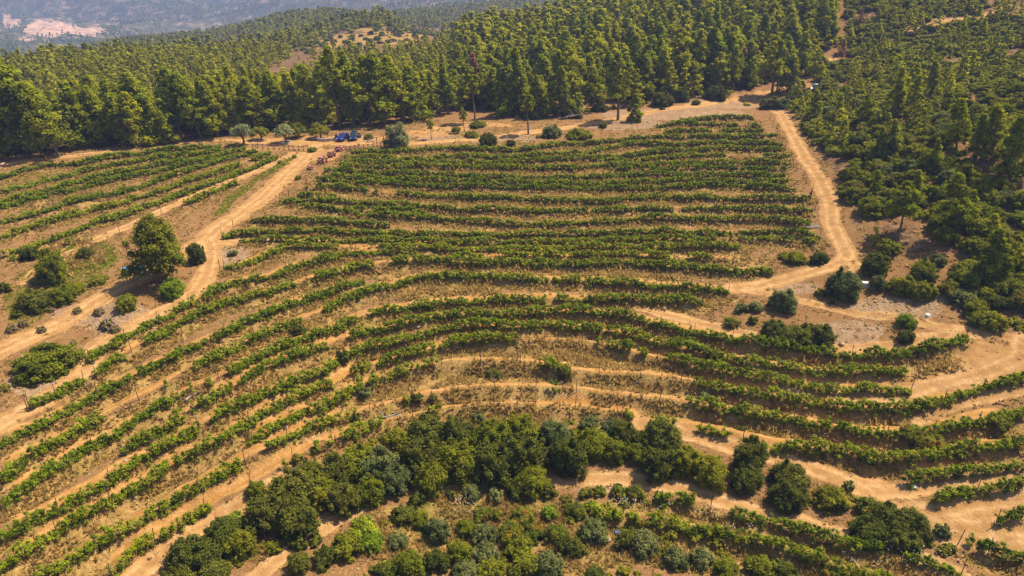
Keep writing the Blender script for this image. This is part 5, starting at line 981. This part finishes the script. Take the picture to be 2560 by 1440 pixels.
c2 = at(885, 348.5); car(c2, R(97), 'navy', 'dark blue car with roof rails parked right of the bright blue one', suv=True)
c3 = at(2036, 226); car(c3, R(60), 'whitep', 'small white car half hidden among pines beside the upper road', suv=True, doors=False)
# ---- people
def person(loc, rz, top, legs, lab, h=1.72, pose=0, hat=None):
    e = empty('person', loc, rz, h / 1.72); tag(e, lab, 'person')
    a = .22 if pose == 0 else .75
    J = {'pel': (0, 0, .92), 'wai': (0, -.01, 1.08), 'che': (0, -.02, 1.30), 'nec': (0, -.01, 1.46), 'hed': (0, -.02, 1.56), 'top': (0, -.02, 1.66)}
    vs, ed, rd = [], [], []
    def add(p_, r_, par=None):
        vs.append(p_); rd.append(r_)
        if par is not None: ed.append((par, len(vs) - 1))
        return len(vs) - 1
    pel = add(J['pel'], (.15, .11)); wai = add(J['wai'], (.13, .10), pel); che = add(J['che'], (.17, .11), wai); nec = add(J['nec'], (.055, .055), che); hed = add(J['hed'], (.085, .10), nec); add(J['top'], (.07, .08), hed)
    hands = []
    for s in (-1, 1):
        hp_ = add((s * .10, 0, .86), (.085, .085), pel); kn = add((s * .12, -.03 - .04 * pose * s, .48), (.06, .06), hp_); an = add((s * .13, .03, .09), (.04, .045), kn); add((s * .14, -.14, .04), (.035, .03), an)
        sh = add((s * .19, -.01, 1.40), (.055, .055), che); el = add((s * (.19 + .25 * math.sin(a)), -.03, 1.40 - .27 * math.cos(a)), (.04, .04), sh)
        wr = add((s * (.20 + .32 * math.sin(a)), -.18 if pose else -.10, 1.40 - .46 * math.cos(a)), (.028, .028), el); hands.append((s, Vector(vs[wr])))
    me = bpy.data.meshes.new('body'); me.from_pydata(vs, ed, []); me.update(); o = obj('body', me, e); me.materials.append(MAT['skin'])
    sk = o.modifiers.new('skin', 'SKIN'); sk.use_smooth_shade = True
    for i, r_ in enumerate(rd): me.skin_vertices[0].data[i].radius = r_
    me.skin_vertices[0].data[0].use_root = True; sb = o.modifiers.new('sub', 'SUBSURF'); sb.levels = sb.render_levels = 1
    # clothes a little outside the body
    def garment(nm, idx, grow, mat):
        mp = {k: i for i, k in enumerate(idx)}; m2 = bpy.data.meshes.new(nm); m2.from_pydata([vs[i] for i in idx], [(mp[a_], mp[b_]) for a_, b_ in ed if a_ in mp and b_ in mp], []); m2.update()
        g = obj(nm, m2, e); m2.materials.append(MAT[mat]); k_ = g.modifiers.new('skin', 'SKIN'); k_.use_smooth_shade = True
        for j, i in enumerate(idx): m2.skin_vertices[0].data[j].radius = (rd[i][0] + grow, rd[i][1] + grow)
        m2.skin_vertices[0].data[0].use_root = True; q = g.modifiers.new('sub', 'SUBSURF'); q.levels = q.render_levels = 1
    garment('shirt', [0, 1, 2, 10, 11, 16, 17], .018, top); garment('trousers', [0, 6, 7, 8, 12, 13, 14], .018, legs)
    # hands with palm, four fingers and thumb
    for s, w in hands:
        parts = [tube([w, w + Vector((0, -.015, -.05)), w + Vector((0, -.025, -.09))], [.024, .03, .027], 6)]
        for f_, (dx, L) in enumerate(((-.026, .07), (-.009, .08), (.009, .075), (.025, .06))):
            b_ = w + Vector((dx, -.025, -.085)); parts.append(tube([b_, b_ + Vector((0, -.01, -L * .55)), b_ + Vector((0, -.03, -L))], [.009, .008, .006], 5))
        b_ = w + Vector((-s * .025, -.03, -.04)); parts.append(tube([b_, b_ + Vector((-s * .02, -.02, -.03)), b_ + Vector((-s * .02, -.035, -.055))], [.011, .01, .008], 5))
        obj('hand', M_('hand', join(parts), 'skin'), e)
    bm = bmesh.new(); cyl(bm, (0, -.135, 1.575), .018, .05, 'Y', 6, .008); box(bm, (.035, -.112, 1.60), (.02, .02, .01)); box(bm, (-.035, -.112, 1.60), (.02, .02, .01)); box(bm, (0, -.115, 1.53), (.04, .015, .008))
    for s in (-1, 1): box(bm, (s * .092, -.01, 1.58), (.02, .03, .05))
    bmobj('face', bm, 'skin', e)
    bm = bmesh.new(); bmesh.ops.create_icosphere(bm, subdivisions=2, radius=1, matrix=Matrix.Translation((0, .01, 1.63)) @ Matrix.Diagonal((.10, .115, .085, 1))); bmobj('hair', bm, hat or 'hair', e, smooth=True)
    if hat:
        bm = bmesh.new(); cyl(bm, (0, 0, 1.64), .2, .02, 'Z', 18); bmobj('hat_brim', bm, hat, e)
    return e
person(at(842.5, 348), R(20), 'shirtw', 'jeans', 'person in a pale top standing beside the bright blue car', pose=1)
person(at(872, 346.5), R(-30), 'shirtp', 'jeans', 'person in a violet shirt standing between the two blue cars', pose=1)
person(at(366, 692), R(150), 'shirtp', 'jeans', 'person in a violet shirt and pale hat beside the tractor', pose=0, hat='shirtw')
person(at(382, 686), R(200), 'shirtw', 'jeans', 'person in a pale shirt deep in the pine shade by the tractor', pose=1)
# ---- tractor
tp = at(342, 688); e = empty('tractor', tp, R(28)); tag(e, 'blue tractor parked in the shade of the big pine', 'tractor')
bm = bmesh.new(); prism(bm, [(-1.75, .75), (-1.8, 1.15), (-1.6, 1.32), (-.3, 1.45), (-.3, .75)], .3, [.26, .28, .27, .31, .31]); bmobj('bonnet', bm, 'tractor', e, bevel=.06)
bm = bmesh.new(); box(bm, (-.2, 0, .7), (2.6, .36, .36)); box(bm, (.7, 0, .85), (.9, .8, .3)); bmobj('chassis', bm, 'rubber', e, bevel=.03)
bm = bmesh.new(); box(bm, (-1.82, 0, .98), (.05, .44, .36)); bmobj('grille', bm, 'rubber', e)
for s in (-1, 1):
    bm = bmesh.new(); box(bm, (-1.84, s * .18, 1.12), (.05, .12, .1)); bmobj('headlight', bm, 'lamp', e)
    for nm, xx, rr2, ww in (('wheel', -1.35, .38, .22), ('wheel', .75, .62, .36)):
        w_ = empty(nm, (xx, s * (.52 if rr2 < .5 else .62), rr2)); w_.parent = e
        bm = bmesh.new(); cyl(bm, (0, 0, 0), rr2, ww, 'Y', 24)
        for k in range(18): a = k * 6.283 / 18; box(bm, (rr2 * math.cos(a), 0, rr2 * math.sin(a)), (.07, ww * 1.02, .05), ry=-a)
        bmobj('tyre', bm, 'rubber', w_); bm = bmesh.new(); cyl(bm, (0, 0, 0), rr2 * .55, ww + .03, 'Y', 14); bmobj('rim', bm, 'whitep', w_)
    bm = bmesh.new(); box(bm, (.72, s * .60, 1.3), (.95, .34, .06)); box(bm, (.28, s * .60, 1.17), (.06, .34, .28)); bmobj('fender', bm, 'tractor', e, bevel=.02)
    bm = bmesh.new(); box(bm, (1.1, s * .42, 1.75), (.06, .06, 1.1)); bmobj('roll_bar', bm, 'rubber', e)
bm = bmesh.new(); box(bm, (1.1, 0, 2.28), (.06, .9, .06)); bmobj('roll_bar', bm, 'rubber', e)
bm = bmesh.new(); box(bm, (.7, 0, 1.22), (.42, .42, .1)); box(bm, (.92, 0, 1.45), (.08, .42, .4), ry=R(10)); bmobj('seat', bm, 'rubber', e, bevel=.03)
bm = bmesh.new(); bmesh.ops.create_cone(bm, cap_ends=False, segments=18, radius1=.2, radius2=.18, depth=.04, matrix=Matrix.Translation((.15, 0, 1.55)) @ Matrix.Rotation(R(-35), 4, 'Y')); cyl(bm, (.05, 0, 1.42), .02, .35); bmobj('steering_wheel', bm, 'rubber', e)
bm = bmesh.new(); cyl(bm, (-.9, .2, 1.75), .035, .7); bmobj('exhaust', bm, 'rubber', e)
# ---- cross-braced fences
def xfence(u0, v0, u1, v1, n_, lab, dirz=0):
    a, b = at(u0, v0), at(u1, v1); e = empty('cross_braced_fence', a); tag(e, lab, 'fence'); d = (b - a); L = d.length / n_
    for k in range(n_ + 1):
        p = a + d * k / n_; p.z = float(gz(p.x, p.y)[0]); bm = bmesh.new(); box(bm, (0, 0, .55), (.14, .14, 1.3)); bmobj('post', bm, 'wood', e, p - a, bevel=.01)
        if k == n_: break
        q = a + d * (k + 1) / n_; q.z = float(gz(q.x, q.y)[0])
        def bar(nm, z0, z1, w):
            A, B = p + Vector((0, 0, z0)), q + Vector((0, 0, z1)); bm = bmesh.new(); dd = B - A; m = Matrix.Translation((A + B) / 2 - a) @ dd.to_track_quat('X', 'Z').to_matrix().to_4x4() @ Matrix.Diagonal((dd.length, w, w, 1)); bmesh.ops.create_cube(bm, size=1, matrix=m); bmobj(nm, bm, 'wood', e)
        bar('rail', 1.05, 1.05, .085); bar('rail', .25, .25, .085); bar('brace', .25, 1.05, .07); bar('brace', 1.05, .25, .069)
xfence(632, 372, 684, 374, 4, 'brown cross-braced wooden fence, short left section'); xfence(687, 375, 771, 378, 7, 'brown cross-braced wooden fence ending at the light green bush')
xfence(865, 378, 932, 374, 6, 'brown cross-braced wooden fence right of the pink oleanders'); xfence(934, 369, 970, 367, 4, 'upper brown cross-braced fence by the windblown olive')
def rail_fence(pts_, lab):
    P_ = [at(*p) for p in pts_]; e = empty('rail_fence', P_[0]); tag(e, lab, 'fence')
    for i, p in enumerate(P_):
        bm = bmesh.new(); box(bm, (0, 0, .45), (.16, .16, 1.2)); bmobj('post', bm, 'wood', e, p - P_[0])
        if i + 1 < len(P_):
            A, B = p + Vector((0, 0, .95)), P_[i + 1] + Vector((0, 0, .95)); dd = B - A; bm = bmesh.new(); bmesh.ops.create_cube(bm, size=1, matrix=Matrix.Translation((A + B) / 2 - P_[0]) @ dd.to_track_quat('X', 'Z').to_matrix().to_4x4() @ Matrix.Diagonal((dd.length, .12, .12, 1))); bmobj('rail', bm, 'wood', e)
rail_fence([(920, 357), (942, 353), (959, 350)], 'slanting two-post wooden rail beside the right end of the parking ground')
p = at(918, 354); bm = bmesh.new()
for k in range(6): box(bm, (k * .5 - 1.2, .15 * math.sin(k * 2), .08 + .08 * (k % 2)), (.6, .3, .2), rz=.3 * math.sin(k * 3))
tag(bmobj('pale_stone_heap', bm, 'stone', None, p, bevel=.08), 'pale stone slabs lying left of the slanting rail', 'stones')
# sign, stakes
p = at(898.5, 379); e = empty('round_sign', p); tag(e, 'small round sign on a post at the right cross-braced fence', 'sign')
bm = bmesh.new(); cyl(bm, (0, 0, .7), .035, 1.5, 'Z', 8); bmobj('pole', bm, 'greybark', e); bm = bmesh.new(); cyl(bm, (0, -.04, 1.5), .2, .03, 'Y', 18); bmobj('sign_plate', bm, 'wood', e)
SG = 'wooden stakes along the right-hand track'
stk_me = mesh_np('stake', *(lambda g: (g[0], g[1]))(tube([(0, 0, -.3), (0, 0, 1.5)], [.075, .06], 6)), MAT['wood'])
STK = [(1923,299,'first stake at the top by the road bend, leaning right',.25,1.3),(1932,316,'second stake from the top along the right-hand track',0,1.3),(1940,325,'short third stake from the top along the right-hand track',.1,.9),(1947,342,'fourth stake from the top along the right-hand track',0,1.2),(1953,357,'fifth stake from the top along the right-hand track',0,1.1),(1965,376,'sixth stake from the top along the right-hand track, leaning left',-.15,1.2),(1977,397,'seventh stake from the top along the right-hand track',.05,1.3),
 (1985,415,'stake leaning left above two close stakes',-.3,1.3),(1994,427,'long stake tilted strongly to the left',-.4,1.6),(2008,448,'left of two close upright stakes beside the track',0,1.3),(2014,460,'right of two close upright stakes beside the track',0,1.4),(2036,528,'tall stake at the end of a vine row below the green cloth',.08,1.8),
 (1170-300,0,None,0,0),(765,466,'stake with a small vine at the left road edge',0,1.3),(794,448,'stake at the blunt end of the dense upper rows',0,1.4),(840,414,'stake left of the upper vine rows',0,1.3),(722,490,'stake at the broken row by the road bend',0,1.2),(584,570,'stake above the blunt end of the widest vine row',0,1.3),(550,672,'stake at the end of the row below the road fork',0,1.5),(45,673,'reddish stake near the left edge above the round bushes',0,1.6),(71,1028,'thick stake at the lower left beside the end of a vine strand',0,1.7)]
for q in STK:
    if q[2] is None: continue
    o = obj('wooden_stake', stk_me, None, at(q[0], q[1])); o.rotation_euler = (0, q[3], 0); o.scale = (1, 1, q[4] / 1.4); tag(o, q[2], 'stake', SG)
p = at(2026, 500); e = empty('marker_post', p); tag(e, 'tall post with a dark green cloth hung on it beside the right-hand track', 'post')
obj('pole', mesh_np('pole', *(lambda g: (g[0], g[1]))(tube([(0, 0, -.3), (.05, 0, 2.9)], [.07, .05], 6)), MAT['wood']), e)
bm = bmesh.new(); prism(bm, [(-.32, .95), (.05, 1.0), (.08, 1.75), (-.04, 1.8)], .07); bmobj('cloth', bm, 'oak', e)
# pallets and beams at the track, concrete trough, white stone
p = at(2035, 568); e = empty('timber_stack', p, R(4)); tag(e, 'grey weathered timbers lying at the right end of a vine row', 'timber')
for k in range(3): bm = bmesh.new(); box(bm, (-.2, -.5 + k * .45, .12), (2.7, .18, .16)); bmobj('beam', bm, 'greybark', e)
p = at(2052, 594); bm = bmesh.new(); box(bm, (0, 0, .1), (2.2, .09, .09)); tag(bmobj('loose_pole', bm, 'greybark', None, p), 'pale loose pole lying below the weathered timbers', 'pole')
p = at(2164, 716); e = empty('concrete_trough', p, R(-5)); tag(e, 'small concrete trough between the pointed bush and the narrow grey one', 'trough')
bm = bmesh.new(); box(bm, (0, 0, .3), (1.0, .7, .7)); bmobj('basin', bm, 'concrete', e, bevel=.03); bm = bmesh.new(); box(bm, (0, 0, .68), (1.15, .8, .08)); bmobj('lid', bm, 'concrete', e, bevel=.02)
for u, v, s, lab in [(2318,792,.33,'lone bright white stone on the slope above the right-hand bend'),(1661,768,.3,'pale boulder on the dry slope below a vine row'),(1515,745,.22,'small pinkish boulder in the dry grass bank'),(2104,860,.38,'grey boulder at the foot of the stony bank'),(2287,1218,.3,'white rock on the orange track fork'),(8,412,.6,'pale boulder at the far left edge beside the upper track'),(1520,1353,.35,'reddish boulder on the red soil between bushes')]:
    bm = bmesh.new(); bmesh.ops.create_icosphere(bm, subdivisions=2, radius=s)
    for w in bm.verts: w.co *= 1 + .3 * (random.random() - .5); w.co.z *= .75
    tag(bmobj('boulder', bm, 'white_stone' if 'white' in lab else 'rubble', None, at(u, v) + Vector((0, 0, s * .3))), lab, 'rock')
bm = bmesh.new(); prism(bm, [(-.3, 0), (.3, 0), (.28, .35), (-.25, .3)], .25); tag(bmobj('dark_blue_bag', bm, 'jeans', None, at(1543, 1328), bevel=.05), 'small dark blue bag among bushes at the bottom right of the middle', 'bag')
# ---- dead fallen trees and brush
def dead_tree(u, v, L, ang, lab, br=8, lift=.5, seed=1):
    p = at(u, v); e = empty('fallen_tree', p, ang); tag(e, lab, 'fallen tree'); rs = np.random.default_rng(seed)
    main = [np.array([0, 0, .2]), np.array([L * .35, .1 * L, .4 + lift * .5]), np.array([L * .7, .05 * L, .5 + lift]), np.array([L, .15 * L, .6 + lift * 1.3])]
    obj('trunk', M_('trunk', tube(main, [.16, .13, .09, .03]), 'greybark'), e); ps = []
    for k in range(br):
        t = rs.uniform(.1, .95); b_ = np.array([L * t, .1 * L * t, .4 + lift * t]); d_ = rs.normal(size=3); d_[2] = abs(d_[2]) * .7; d_ /= np.linalg.norm(d_); l_ = L * rs.uniform(.18, .4)
        ps.append(tube([b_, b_ + d_ * l_ * .6 + [0, 0, .1], b_ + d_ * l_], [.06, .04, .012], 4))
    obj('branches', M_('branches', join(ps), 'greybark'), e)
dead_tree(2085, 375, 4.2, R(60), 'bleached fallen tree with bare crown at the dark wood edge', 14, 1.6, 3)
dead_tree(2300, 358, 7.5, R(18), 'long bleached trunk lying in the right-hand scrub', 6, 1.0, 4)
dead_tree(2170, 322, 5, R(10), 'short bleached trunk lying above the scrub', 4, .8, 5)
dead_tree(2130, 262, 3.5, R(70), 'bare forked dead tree in the upper right wood', 9, 1.8, 6)
dead_tree(1400, 300, 7, R(5), 'grey dead branches in the shade behind the bank', 12, .6, 7)
dead_tree(30, 372, 6, R(30), 'heap of dry grey branches at the far left of the forest edge', 22, 1.2, 8)
dead_tree(70, 362, 5, R(60), 'second heap of dry branches beneath the far left pines', 20, 1.5, 9)
dead_tree(925, 1058, 4, R(15), 'dry twisted branch on the grassy path above the thicket', 8, .3, 10)
dead_tree(465, 1003, 2.4, R(40), 'bleached plank-like branch among the left vine rows', 2, .1, 11)
# ---- far buildings and poles on the hill
def building(u, v, w, d, h, lab, open_=False):
    p = at(u, v); e = empty('hill_house' if not open_ else 'open_shelter', p, R(-12)); tag(e, lab, 'house' if not open_ else 'shelter')
    if open_:
        for sx in (-1, 0, 1):
            for sy in (-1, 1): bm = bmesh.new(); box(bm, (sx * w / 2, sy * d / 2, h / 2), (.25, .25, h + .6)); bmobj('post', bm, 'whitep', e)
    else:
        bm = bmesh.new(); box(bm, (0, 0, h / 2 - .5), (w, d, h + 1)); bmobj('wall', bm, 'whitep', e)
        for k in (-1, 1):
            bm = bmesh.new(); box(bm, (k * w * .25, -d / 2 - .02, h * .55), (1.1, .08, 1.2)); bmobj('window', bm, 'glass', e)
        bm = bmesh.new(); box(bm, (0, -d / 2 - .02, 1.0), (1.0, .08, 2.0)); bmobj('door', bm, 'wood', e)
    bm = bmesh.new(); prism(bm, [(-w / 2 - .4, h), (w / 2 + .4, h), (w / 2, h + .5), (-w / 2, h + .6)], d / 2 + .4); bmobj('roof', bm, 'roofm' if not open_ else 'whitep', e)
building(1095, 88, 8, 5, 3.0, 'open white shelter on posts on the distant hill', True); building(1142, 87, 7, 6, 3.4, 'small white house on the distant hill right of the open shelter')
building(265, 140, 5, 4, 2.0, 'tiny white hut under the poles on the left hilltop')
for u, v, h_, lab in [(256, 142, 11, 'left utility pole on the left hilltop'), (269, 138, 12, 'right utility pole on the left hilltop'), (1200, 95, 10, 'utility pole on the ridge above the forest')]:
    p = at(u, v); e = empty('utility_pole', p); tag(e, lab, 'utility pole'); bm = bmesh.new(); cyl(bm, (0, 0, h_ / 2), .16, h_ + 1, 'Z', 8, .1); bmobj('pole', bm, 'wood', e); bm = bmesh.new(); box(bm, (0, 0, h_ - .6), (2.0, .14, .14)); bmobj('crossarm', bm, 'wood', e)
# ------------------------------------------------------------------ the haze in the air
bm = bmesh.new(); zt = float(max(Z.max() + 14, CAMZ + 25)); zb = float(Z.min() - 1)
bmesh.ops.create_cube(bm, size=1, matrix=Matrix.Translation((0, 2200, (zt + zb) / 2)) @ Matrix.Diagonal((13000, 13000, zt - zb, 1)))
me = bpy.data.meshes.new('haze'); bm.to_mesh(me); bm.free(); m, t, out = nodes('haze'); pv = N(t, 'ShaderNodeVolumePrincipled')
pv.inputs['Density'].default_value = HAZE; pv.inputs['Color'].default_value = (.40, .51, 1.0, 1); pv.inputs['Anisotropy'].default_value = .1
t.links.new(pv.outputs[0], out.inputs['Volume']); me.materials.append(m); tag(obj('haze', me), kind='stuff')
